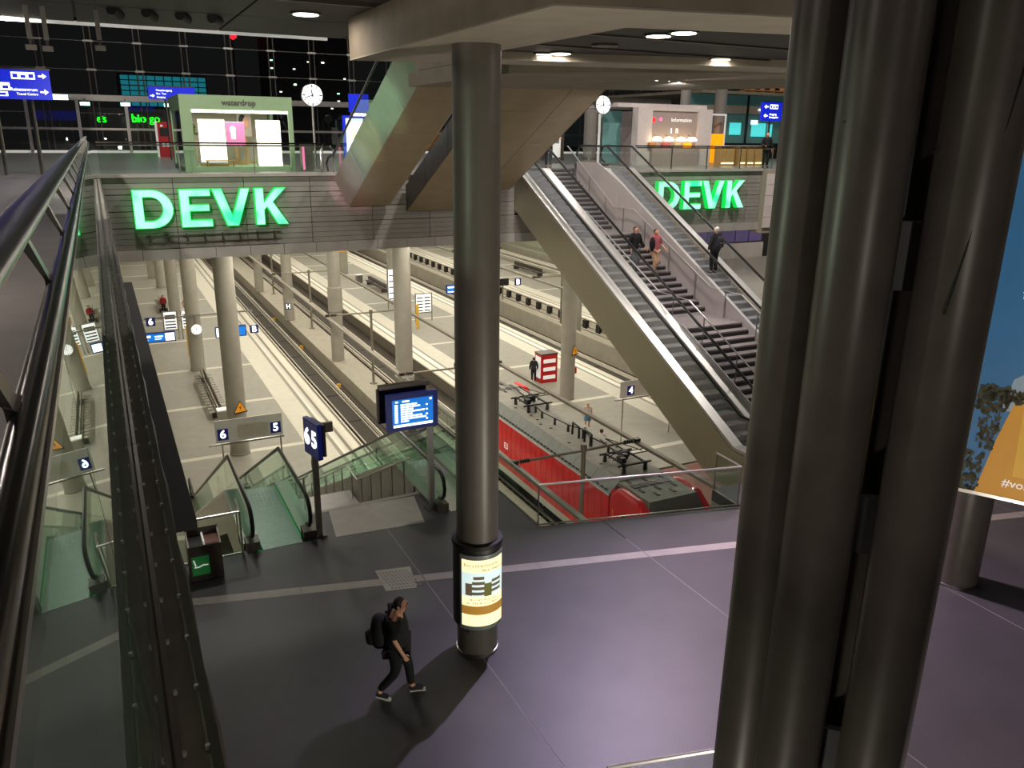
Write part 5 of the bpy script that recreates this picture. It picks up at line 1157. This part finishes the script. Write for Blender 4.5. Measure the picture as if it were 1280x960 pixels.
# ================================================================== PEOPLE
def skin_mesh(verts, edges, root=0, sub=2):
    me = bpy.data.meshes.new('s'); me.from_pydata([v[0] for v in verts], edges, []); o = bpy.data.objects.new('s', me); COL.objects.link(o)
    m = o.modifiers.new('skin', 'SKIN'); m.use_smooth_shade = True
    if sub:
        u = o.modifiers.new('sub', 'SUBSURF'); u.levels = sub; u.render_levels = sub
    for i, v in enumerate(verts):
        sv = me.skin_vertices[0].data[i]; r = v[1]; sv.radius = (r, r) if not isinstance(r, tuple) else r; sv.use_root = (i == root)
    dg = bpy.context.evaluated_depsgraph_get(); r = bpy.data.meshes.new_from_object(o.evaluated_get(dg)); bpy.data.objects.remove(o); bpy.data.meshes.remove(me)
    return r
def person(label, loc, rz, pose={}, h=1.76, top='cloth_black', bottom='cloth_charcoal', shoes='black', hair='hair_dark', long_hair=False, sleeve=1, shorts=0, skirt=0, soles=None, sub=2, stout=1.0, bag=None, fingers=True, coat=False):
    J = dict(pelvis=(0, 0, .94), waist=(0, .0, 1.08), chest=(0, .0, 1.27), neckb=(0, -.01, 1.44), neck=(0, .0, 1.51), head=(0, .02, 1.60), crown=(0, .0, 1.68),
             shl=(-.17, 0, 1.40), ell=(-.24, -.03, 1.13), wrl=(-.25, .05, .90), shr=(.17, 0, 1.40), elr=(.24, -.03, 1.13), wrr=(.25, .05, .90),
             hil=(-.09, 0, .88), knl=(-.10, .03, .49), anl=(-.10, -.02, .085), tol=(-.12, .14, .04), hir=(.09, 0, .88), knr=(.10, .03, .49), anr=(.10, -.02, .085), tor=(.12, .14, .04))
    J.update(pose)
    J = {k: Vector(v) for k, v in J.items()}
    k_ = h/1.76
    t = thing('person', label, 'person', loc, None, rz); t.scale = (k_, k_, k_)
    V = []; E = []; ix = {}
    def ad(n, p, r, par=None):
        ix[n] = len(V); V.append((tuple(p), r))
        if par is not None: E.append((ix[par], ix[n]))
    s = stout
    ad('pelvis', J['pelvis'], (.145*s, .11*s)); ad('waist', J['waist'], (.13*s, .105*s), 'pelvis'); ad('chest', J['chest'], (.155*s, .11*s), 'waist'); ad('neckb', J['neckb'], (.08, .07), 'chest'); ad('neck', J['neck'], .052, 'neckb')
    fwd = J.get('face', Vector((0, 1, 0))); fwd = Vector(fwd).normalized()
    ad('jaw', J['head']-Vector((0, 0, .045))+fwd*.018, .062, 'neck'); ad('head', J['head']+Vector((0, 0, .03)), .088, 'jaw'); ad('crown', J['crown']-Vector((0, 0, .0)), .068, 'head')
    ad('nose', J['head']+fwd*.098-Vector((0, 0, .01)), .012, 'jaw')
    for q in 'lr':
        ad('sh'+q, J['sh'+q], .058, 'neckb'); ad('el'+q, J['el'+q], .043, 'sh'+q); ad('wr'+q, J['wr'+q], .029, 'el'+q)
        d = (J['wr'+q]-J['el'+q]).normalized(); sd = Vector((1, 0, 0)) if abs(d.x) < .8 else Vector((0, 1, 0)); a = d.cross(sd).normalized(); b = a.cross(d)
        if a.y < 0: a = -a
        pm = J['wr'+q]+d*.06; ad('pm'+q, pm, (.036, .024), 'wr'+q)
        if fingers:
            for i, (o_, L) in enumerate(((-.027, .062), (-.009, .075), (.009, .07), (.027, .055))):
                ad(f'k{q}{i}', pm+d*.035+a*o_, .0095, 'pm'+q); ad(f'f{q}{i}', pm+d*(.035+L*.55)+a*o_+b*.008*(-1 if q == 'r' else 1), .009, f'k{q}{i}'); ad(f't{q}{i}', pm+d*(.035+L)+a*o_+b*.028*(-1 if q == 'r' else 1), .0075, f'f{q}{i}')
            ad(f'th{q}', pm-d*.02+a*.045, .011, 'pm'+q); ad(f'tt{q}', pm+d*.025+a*.06, .009, f'th{q}')
        ad('hi'+q, J['hi'+q], .082*s, 'pelvis'); ad('kn'+q, J['kn'+q], .056, 'hi'+q); ad('an'+q, J['an'+q], .038, 'kn'+q); ad('to'+q, J['to'+q], .034, 'an'+q)
    body = link('body', skin_mesh(V, E, 0, sub), t, False, True); body.data.materials.clear(); body.data.materials.append(MATS['skin'])
    def garment(nm, names, mat, grow, edges, rad=None):
        VV = []; II = {}; EE = []
        for n in names:
            if isinstance(n, tuple): n, p, r = n; VV.append((tuple(p), r))
            else:
                p, r = V[ix[n]]; VV.append((p, tuple(x+grow for x in r) if isinstance(r, tuple) else r+grow))
            II[n] = len(VV)-1
        for a, b in edges: EE.append((II[a], II[b]))
        o = link(nm, skin_mesh(VV, EE, 0, sub), t, False, True); o.data.materials.clear(); o.data.materials.append(MATS[mat]); return o
    cu = {}
    tn = ['pelvis', 'waist', 'chest', ('nb', J['neckb']+Vector((0, 0, .035)), (.09, .08))]; te = [('pelvis', 'waist'), ('waist', 'chest'), ('chest', 'nb')]
    tn[0] = ('pelvis', J['pelvis']-Vector((0, 0, .12 if not coat else .3)), (.185*s, .15*s))
    for q in 'lr':
        u = J['el'+q] if sleeve else J['sh'+q].lerp(J['el'+q], .75)
        if sleeve == 2: u = J['wr'+q]
        tn += ['sh'+q]; te += [('nb', 'sh'+q)]
        if sleeve == 2: tn += ['el'+q, ('cf'+q, J['wr'+q], .042)]; te += [('sh'+q, 'el'+q), ('el'+q, 'cf'+q)]
        else: tn += [('cf'+q, u, .072)]; te += [('sh'+q, 'cf'+q)]
    garment('top', tn, top, .034*stout**1.6, te)
    bn = [('pelvis', J['pelvis'], (.15*s, .12*s))]; be_ = []
    for q in 'lr':
        bn += ['hi'+q]; be_ += [('pelvis', 'hi'+q)]
        if shorts: bn += [('cf'+q, J['kn'+q].lerp(J['hi'+q], .12), .088)]; be_ += [('hi'+q, 'cf'+q)]
        else: bn += ['kn'+q, ('cf'+q, J['an'+q].lerp(J['kn'+q], .06), .062)]; be_ += [('hi'+q, 'kn'+q), ('kn'+q, 'cf'+q)]
    if not skirt: garment('trousers', bn, bottom, .024, be_)
    else: 
        c = J['pelvis']; MB().lathe([(.15, .14), (.17, 0), (.22, -.32), (.2, -.32), (.12, .1)], tuple(c), 18).build('skirt', bottom, t, True, True)
    for q in 'lr':
        a, b = J['an'+q], J['to'+q]; d = Vector((b-a)); d.z = 0
        d = d.normalized() if d.length > .02 else Vector((0, 1, 0)); dd = (b-a).normalized()
        o = link('shoe', skin_mesh([(tuple(a-d*.035-Vector((0, 0, .035))), .048), (tuple(a.lerp(b, .55)-Vector((0, 0, .0))), .046), (tuple(b+d*.035), .036)], [(0, 1), (1, 2)], 0, sub), t, False, True); o.data.materials.clear(); o.data.materials.append(MATS[shoes])
        if soles:
            m = MB(); m.obox(tuple((a+b)/2-Vector((0, 0, .062))+d*.02), (.08, .24, .02), math.atan2(-d.x, d.y), math.asin(max(-1, min(1, dd.z+.25)))); m.build('sole', soles, o, False, True)
    hd = J['head']
    if long_hair: o = skin_mesh([(tuple(J['crown']-fwd*.02), .085), (tuple(hd-fwd*.05), .09), (tuple(hd-fwd*.08-Vector((0, 0, .16))), .075), (tuple(hd-fwd*.1-Vector((0, 0, .28))), .04)], [(0, 1), (1, 2), (2, 3)], 0, sub)
    else: o = skin_mesh([(tuple(J['crown']+fwd*.045-Vector((0, 0, .005))), .085), (tuple(J['crown']-fwd*.03-Vector((0, 0, .03))), .108), (tuple(hd-fwd*.045-Vector((0, 0, .02))), .098), (tuple(hd-fwd*.055-Vector((0, 0, .075))), .07)], [(0, 1), (1, 2), (2, 3)], 0, sub)
    o = link('hair', o, t, False, True); o.data.materials.clear(); o.data.materials.append(MATS[hair])
    e = MB(); rt = fwd.cross(Vector((0, 0, 1)))
    for q in (-1, 1): e.sphere(tuple(hd+fwd*.082+rt*.032*q+Vector((0, 0, .022))), .011, 8, 6)
    e.build('eye', 'black', t, True, True)
    MB().sphere(tuple(hd+fwd*.088-Vector((0, 0, .05))), .018, 8, 5, (1, .5, .35)).build('mouth', 'red_tile', t, True, True)
    er = MB(); 
    for q in (-1, 1): er.sphere(tuple(hd+rt*.088*q-fwd*.01), .03, 8, 6, (.35, .7, 1))
    er.build('ear', 'skin', t, True, True)
    return t
def walk(a=.24, face=None):                              # right leg forward
    P = dict(hir=(.085, .0, .88), knr=(.09, .20, .52), anr=(.09, a+.02, .10), tor=(.10, a+.18, .07), hil=(-.085, 0, .88), knl=(-.09, .02, .46), anl=(-.09, -a-.12, .16), tol=(-.09, -a+.02, .045),
             elr=(.22, -.10, 1.14), wrr=(.23, -.02, .90), ell=(-.22, .06, 1.14), wrl=(-.22, .2, .94))
    if face: P['face'] = face
    return P
def rzdir(dx, dy): return math.atan2(-dx, dy)
def backpack(label, loc, rz, s=1.0, mat='cloth_black'):
    b = thing('backpack', label, 'backpack', loc, None, rz)
    o = MB(); prof = [(.01, 0), (.13, .02), (.16, .12), (.16, .3), (.13, .42), (.06, .47), (.01, .48)]; o.lathe(prof, (0, 0, 0), 16); o.v = [(x*1.0*s, (y*.75)*s, z*s) for x, y, z in o.v]; o.build('bag', mat, b, True, True)
    p = MB(); p.lathe([(.01, .05), (.1, .06), (.11, .2), (.01, .25)], (0, -.09, 0), 12); p.v = [(x*s, (y)*s, z*s) for x, y, z in p.v]; p.build('front_pocket', mat, b, True, True)
    for q in (-1, 1): MB().tube([(q*.09*s, .10*s, .04*s), (q*.1*s, .15*s, .15*s), (q*.1*s, .33*s, .30*s), (q*.1*s, .28*s, .43*s), (q*.08*s, .08*s, .46*s)], .02*s, 6).build('strap', mat, b, True, True)
    return b
# man with backpack on the mezzanine (walking to the right, looking ahead)
px, py = 3.25, 10.25
d = Vector((.93, -.36)).normalized(); rz = rzdir(d.x, d.y)
pose = dict(hir=(.085, .0, .88), knr=(.09, -.02, .47), anr=(.09, -.30, .15), tor=(.10, -.17, .045), hil=(-.085, 0, .88), knl=(-.09, .17, .50), anl=(-.09, .20, .09), tol=(-.10, .36, .045),
            elr=(.23, -.02, 1.13), wrr=(.23, .10, .90), ell=(-.23, -.05, 1.13), wrl=(-.23, .02, .90), face=(.35, 1, .0), neckb=(0, .03, 1.44), neck=(0, .06, 1.50), head=(0, .09, 1.585), crown=(0, .085, 1.665))
person('person in black with bare forearms and white soled shoes walking past the poster column', (px, py, MZ), rz, pose, 1.80, 'cloth_black', 'cloth_black', 'cloth_charcoal', soles='sole_white', stout=1.42, sleeve=1)
backpack('black backpack on the back of the person walking on the mezzanine', (px-d.x*.25, py-d.y*.25, MZ+.94), rz, 1.12)
SD = rzdir(0, -1)
def zst(y): return -2.32-.4653*(26.7-y)
down = dict(knr=(.09, .14, .52), anr=(.09, .08, .12), tor=(.09, .24, .06), knl=(-.09, .1, .46), anl=(-.09, -.12, .24), tol=(-.09, .04, .19), elr=(.24, -.02, 1.14), wrr=(.27, .12, .94), ell=(-.26, 0, 1.14), wrl=(-.36, .12, .98))
person('person in a black jumper and jeans holding the left rail of the big staircase', (17.3, 24.3, zst(24.3)-.05), SD, down, 1.78, 'cloth_black', 'cloth_grey', 'black', 'hair_dark', sleeve=2)
person('person in a pink shirt and beige trousers coming down the big staircase', (18.15, 24.2, zst(24.2)-.05), SD, dict(down, elr=(.25, .0, 1.14), wrr=(.2, .16, 1.0)), 1.72, 'cloth_pink', 'cloth_khaki', 'cloth_grey', 'hair_dark', sleeve=1)
tag(MB().sphere((17.93, 24.1, zst(24.2)+1.1), .17, 12, 8, (.6, .7, 1.6)).build('jacket', 'cloth_black', None, True), 'black jacket carried over the arm of the person in the pink shirt', 'jacket')
ey = 22.9; ez = -.515*(29.35-ey)-.12
person('white haired person in dark clothes riding the right escalator', (19.85, ey, ez+.02), 0, dict(elr=(.25, .05, 1.14), wrr=(.3, .25, 1.08)), 1.76, 'cloth_charcoal', 'cloth_black', 'black', 'hair_white', sleeve=2)
backpack('dark backpack on the white haired person on the right escalator', (19.85, ey-.24, ez+1.0), 0, .9, 'cloth_charcoal')
person('person in black standing at the head of the big staircase', (18.0, 32.2, 0), rzdir(.6, 1), dict(elr=(.25, -.02, 1.2), wrr=(.42, .0, 1.25)), 1.74, 'cloth_black', 'cloth_charcoal', 'black', sleeve=2)
person('person in dark trousers at the head of the left long escalator', (15.9, 30.2, .01), rzdir(.3, 1), {}, 1.72, 'cloth_charcoal', 'cloth_charcoal', 'black', sleeve=2)
person('person with long fair hair, white top and short denim skirt on the middle platform', (22.6, 35.3, PZ), rzdir(.6, 1), {}, 1.66, 'cloth_white', 'cloth_denim', 'skin', 'hair_blond', True, sleeve=0, skirt=1)
person('dark haired person half hidden by the roof edge of the locomotive', (20.9, 31.3, PZ), rzdir(.3, 1), {}, 1.72, 'cloth_white', 'cloth_khaki', 'black', 'hair_dark')
person('person in a dark coat standing left of the red vending machine', (24.1, 44.4, PZ), rzdir(.4, 1), {}, 1.78, 'cloth_charcoal', 'cloth_black', 'black', 'hair_dark', sleeve=2, coat=True)
person('person in red on the left platform between the columns', (3.9, 76.4, PZ), rzdir(-.5, -1), {}, 1.74, 'cloth_red', 'cloth_charcoal', 'black', sleeve=2)
person('person in pale clothes on the left platform right of the third column', (5.6, 75.0, PZ), rzdir(.5, -1), walk(), 1.72, 'cloth_khaki', 'cloth_khaki', 'black', 'hair_dark')
person('person in dark clothes at the railing beside the dark steel column', (29.2, 30.6, 0), rzdir(-.5, -1), dict(wrr=(.15, .22, 1.05)), 1.7, 'cloth_black', 'cloth_black', 'black', sleeve=2)
person('person in blue leaning at the upper flight above the blue sign', (9.4, 27.2, 1.35), rzdir(-.2, 1), {}, 1.7, 'cloth_denim', 'cloth_charcoal', 'black', sleeve=2)
# ================================================================== LAMPS
def downlight(label, x, y, z, watt, col=(1, .92, .8), r=.2, mat='lamp_white', size=.3, lit=True):
    t = thing('ceiling_light', label, 'ceiling light', (x, y, z), 'ceiling lights')
    MB().lathe([(r*1.25, -.03), (r*1.25, 0), (r*.9, 0), (r*.9, -.03)], (x, y, z), 24).build('trim_ring', 'steel_dark', t); MB().lathe([(r, -.035), (r, -.01)], (x, y, z), 24).build('lamp_disc', mat if lit else 'louvre', t)
    if lit and watt: area('lamp', (x, y, z-.06), size, size, watt, col, (0, 0, 0), t)
    return t
downlight('round ceiling light at the upper left, alone on the dark ceiling', 3.31, 14.0, 3.2, 40, (1, .9, .8))
for x, y, l, on in ((6.95, 9.5, 'left light of the nearest lit pair inside the ring beam', 1), (7.02, 9.05, 'right light of the nearest lit pair inside the ring beam', 1), (6.9, 12.62, 'left light of the small lit pair beside the poster column', 1), (7.06, 12.3, 'right light of the small lit pair beside the poster column', 1), (9.82, 12.05, 'left light of the lit pair near the big steel column', 1), (9.84, 11.62, 'right light of the lit pair near the big steel column', 1), (7.02, 10.92, 'unlit ceiling light between the lit pairs', 0)):
    downlight(l, x, y, 2.68, 9, (1, .88, .8), .16, 'lamp_white', .25, on)
def strip_lamp(label, x0, x1, y0, y1, z, watt, col):
    t = thing('strip_light', label, 'ceiling light', ((x0+x1)/2, (y0+y1)/2, z)); MB().box(x0, x1, y0, y1, z, z+.12).build('housing', 'steel', t); MB().box(x0+.05, x1-.05, y0+.05, y1-.05, z-.02, z).build('diffuser', 'lamp_white', t)
    area('lamp', ((x0+x1)/2, (y0+y1)/2, z-.06), x1-x0, y1-y0, watt, col, (0, 0, 0), t); return t
WARM = (1, .93, .78)
for x, nm in ((6.8, 'left platform'), (14.9, 'middle tracks'), (26.6, 'middle platform'), (34.3, 'far tracks'), (44, 'right platform')):
    strip_lamp(f'long strip light hung in the tunnel above the {nm}, beyond the bridge', x-.3, x+.3, 46, 68, -3.34, 900, WARM)
    strip_lamp(f'long strip light hung deep in the tunnel above the {nm}', x-.3, x+.3, 71, 110, -3.34, 1200, WARM)
    strip_lamp(f'strip light under the bridge above the {nm}', x-.3, x+.3, 31, 44, -2.94, 600 if x < 30 else 150, WARM)
strip_lamp('added strip light under the mezzanine slab in front of the red locomotive', 10.5, 11.1, 8.7, 12.2, -8.35, 420, WARM)  # unseen strips added under the slab to brighten the red side
strip_lamp('added strip light under the mezzanine slab above the near end of the left platform', 4.5, 5.1, 9.5, 15, -8.35, 300, WARM)
def spot_lamp(label, x, y, z, watt, col, tx, ty, tz, size=.3, drop=.25, angle=None):
    t = thing('spotlight', label, 'spotlight', (x, y, z)); d = (Vector((tx, ty, tz))-Vector((x, y, z-drop))).normalized()
    c = Vector((x, y, z-drop)); MB().tube([c-d*.16, c+d*.1], .085, 12).build('lamp_can', 'train_dark', t, True); MB().tube([c+d*.1, c+d*.105], .07, 12).build('lens', 'sign_white', t); MB().tube([(x, y, z), (x, y, z-drop)], .02, 6).build('stem', 'train_dark', t)
    if angle:
        l = bpy.data.lights.new('lamp', 'SPOT'); l.energy = watt; l.color = col; l.spot_size = math.radians(angle); l.spot_blend = .7; l.shadow_soft_size = .08
        o = bpy.data.objects.new('lamp', l); COL.objects.link(o); o.location = c+d*.2; o.rotation_euler = d.to_track_quat('-Z', 'Y').to_euler(); o.parent = t; o.matrix_parent_inverse = Matrix.Translation(-Vector(t.location))
    else: area('lamp', tuple(c+d*.16), size, size, watt, col, d.to_track_quat('-Z', 'Y').to_euler(), t)
    return t
spot_lamp('leftmost black stage spotlight under the right beam, throwing a violet light on the mezzanine', 11.2, 15.3, 2.91, 6200, (.80, .67, 1), 9, 6.0, MZ, angle=82)
spot_lamp('middle black stage spotlight under the right beam', 11.52, 15.3, 2.91, 5200, (1, .70, .74), 15, 5, MZ, angle=95)
spot_lamp('rightmost black stage spotlight under the right beam, aimed at the stairs', 11.85, 15.3, 2.91, 5500, (1, .9, .92), 18.2, 25, -3, angle=80)
for l, x, c, w_, ty, tz in (('pink', .6, (1, .32, .42), 500, 28.6, -.3), ('pale blue', 1.1, (.75, .85, 1), 700, 27.3, .35), ('yellow', 1.6, (1, .9, .45), 600, 26.0, 1.1), ('green', 2.1, (.5, 1, .6), 400, 24.0, 2.2)):
    spot_lamp(f'small {l} spotlight added on the left ceiling edge, aimed at the silver escalator side', x, 15.2, 3.2, w_*9, c, 7.9, ty, tz, drop=.06, angle=7 if l != 'green' else 10)  # added colour spots stand in for screen light on the silver side
spot_lamp('spotlight added on the left ceiling edge, washing the bridge front', -1.5, 16.6, 3.2, 2600, (1, .93, .82), 6, 29.5, -1.6, drop=.08, angle=75)  # unseen lamp added to brighten the bridge cladding
spot_lamp('spotlight added behind the ring beam, washing the bridge front from the right', 16.8, 13.0, 3.2, 4200, (1, .93, .85), 23, 29.5, -1.2, angle=70)  # added as well, brightens the right part of the cladding
spot_lamp('small spotlight added to light the hanging banner', 9.5, 3.4, 3.2, 260, (1, .95, .9), 13.3, 7.0, -1.2, angle=80)  # unseen lamp added to lift the dark banner
# added fill lamps out of view: near ceiling lights, floor uplights, high hall lights
for k, (x, y) in enumerate(((-3.2, 3.4), (1.6, -1.9), (6.4, -1.9), (6.4, 2.9), (11.2, 2.9), (-3.2, 10.6))):
    downlight(('added round ceiling light above the left walkway', 'added round ceiling light above the near walkway', 'added round ceiling light beyond the near walkway', 'added round ceiling light between near column and poster column', 'added round ceiling light above the hanging banner', 'added round ceiling light farther along the left walkway')[k], x, y, 3.2, (110, 10, 18, 12, 60, 110)[k], (1, .88, .78), .2, 'lamp_white', .4)
def uplight(label, x, y, z, watt, tx, ty, tz):  # unseen lamps added to brighten soffits and near columns
    t = thing('uplight', label, 'fill lamp', (x, y, z)); MB().lathe([(.16, 0), (.2, .03), (.14, .22), (.12, .22)], (x, y, z), 20).build('lamp_housing', 'train_dark', t, True); MB().lathe([(.12, .2), (.12, .225)], (x, y, z), 20).build('lens', 'sign_white', t)
    d = (Vector((tx, ty, tz))-Vector((x, y, z+.3))).normalized(); area('lamp', (x, y, z+.3), .24, .24, watt, (1, .9, .76), d.to_track_quat('-Z', 'Y').to_euler(), t)
uplight('added low uplight on the near walkway behind the photographer', 1.6, -1.4, 0, 26, 4.5, 8, 3)
uplight('added low uplight on the left walkway floor', -2.6, 7.5, 0, 170, 5, 10.5, 2.6)
uplight('added low uplight on the mezzanine floor behind the near steel column', 7.2, 2.6, MZ, 420, 6.6, 9.5, 2.5)
uplight('added low uplight on the mezzanine floor below the photographer', 1.4, 1.6, MZ, 80, 4.0, 3.3, -2.5)
struct(MB().box(-14, 60, 17, 62, 14.6, 15).build('ceiling_hall_roof', 'black'))
for k, (x, y) in enumerate(((2, 22.5), (15, 22.5), (27, 22.5), (3, 38), (15, 38), (27, 38), (39, 38), (3, 52), (20, 52), (38, 52))):  # unseen lamps added for ambient light in the hall
    t = thing('added_hall_light', 'added high bay light below the hall roof above the ' + ('left end of the void', 'long escalators', 'right end of the void', 'green kiosk', 'upward escalators', 'information booth', 'teal shop front', 'left doors', 'middle doors', 'right doors')[k], 'ceiling light', (x, y, 14.6), 'added high bay hall lights'); MB().lathe([(.1, .6), (.5, .1), (.55, 0), (.4, 0)], (x, y, 13.6), 20).build('shade', 'steel_dark', t); MB().tube([(x, y, 14.2), (x, y, 14.6)], .03, 6).build('stem', 'steel_dark', t)
    area('lamp', (x, y, 13.55), .8, .8, (1100 if x < 10 else 2200) if y < 30 else 550, (1, .93, .86), (0, 0, 0), t)
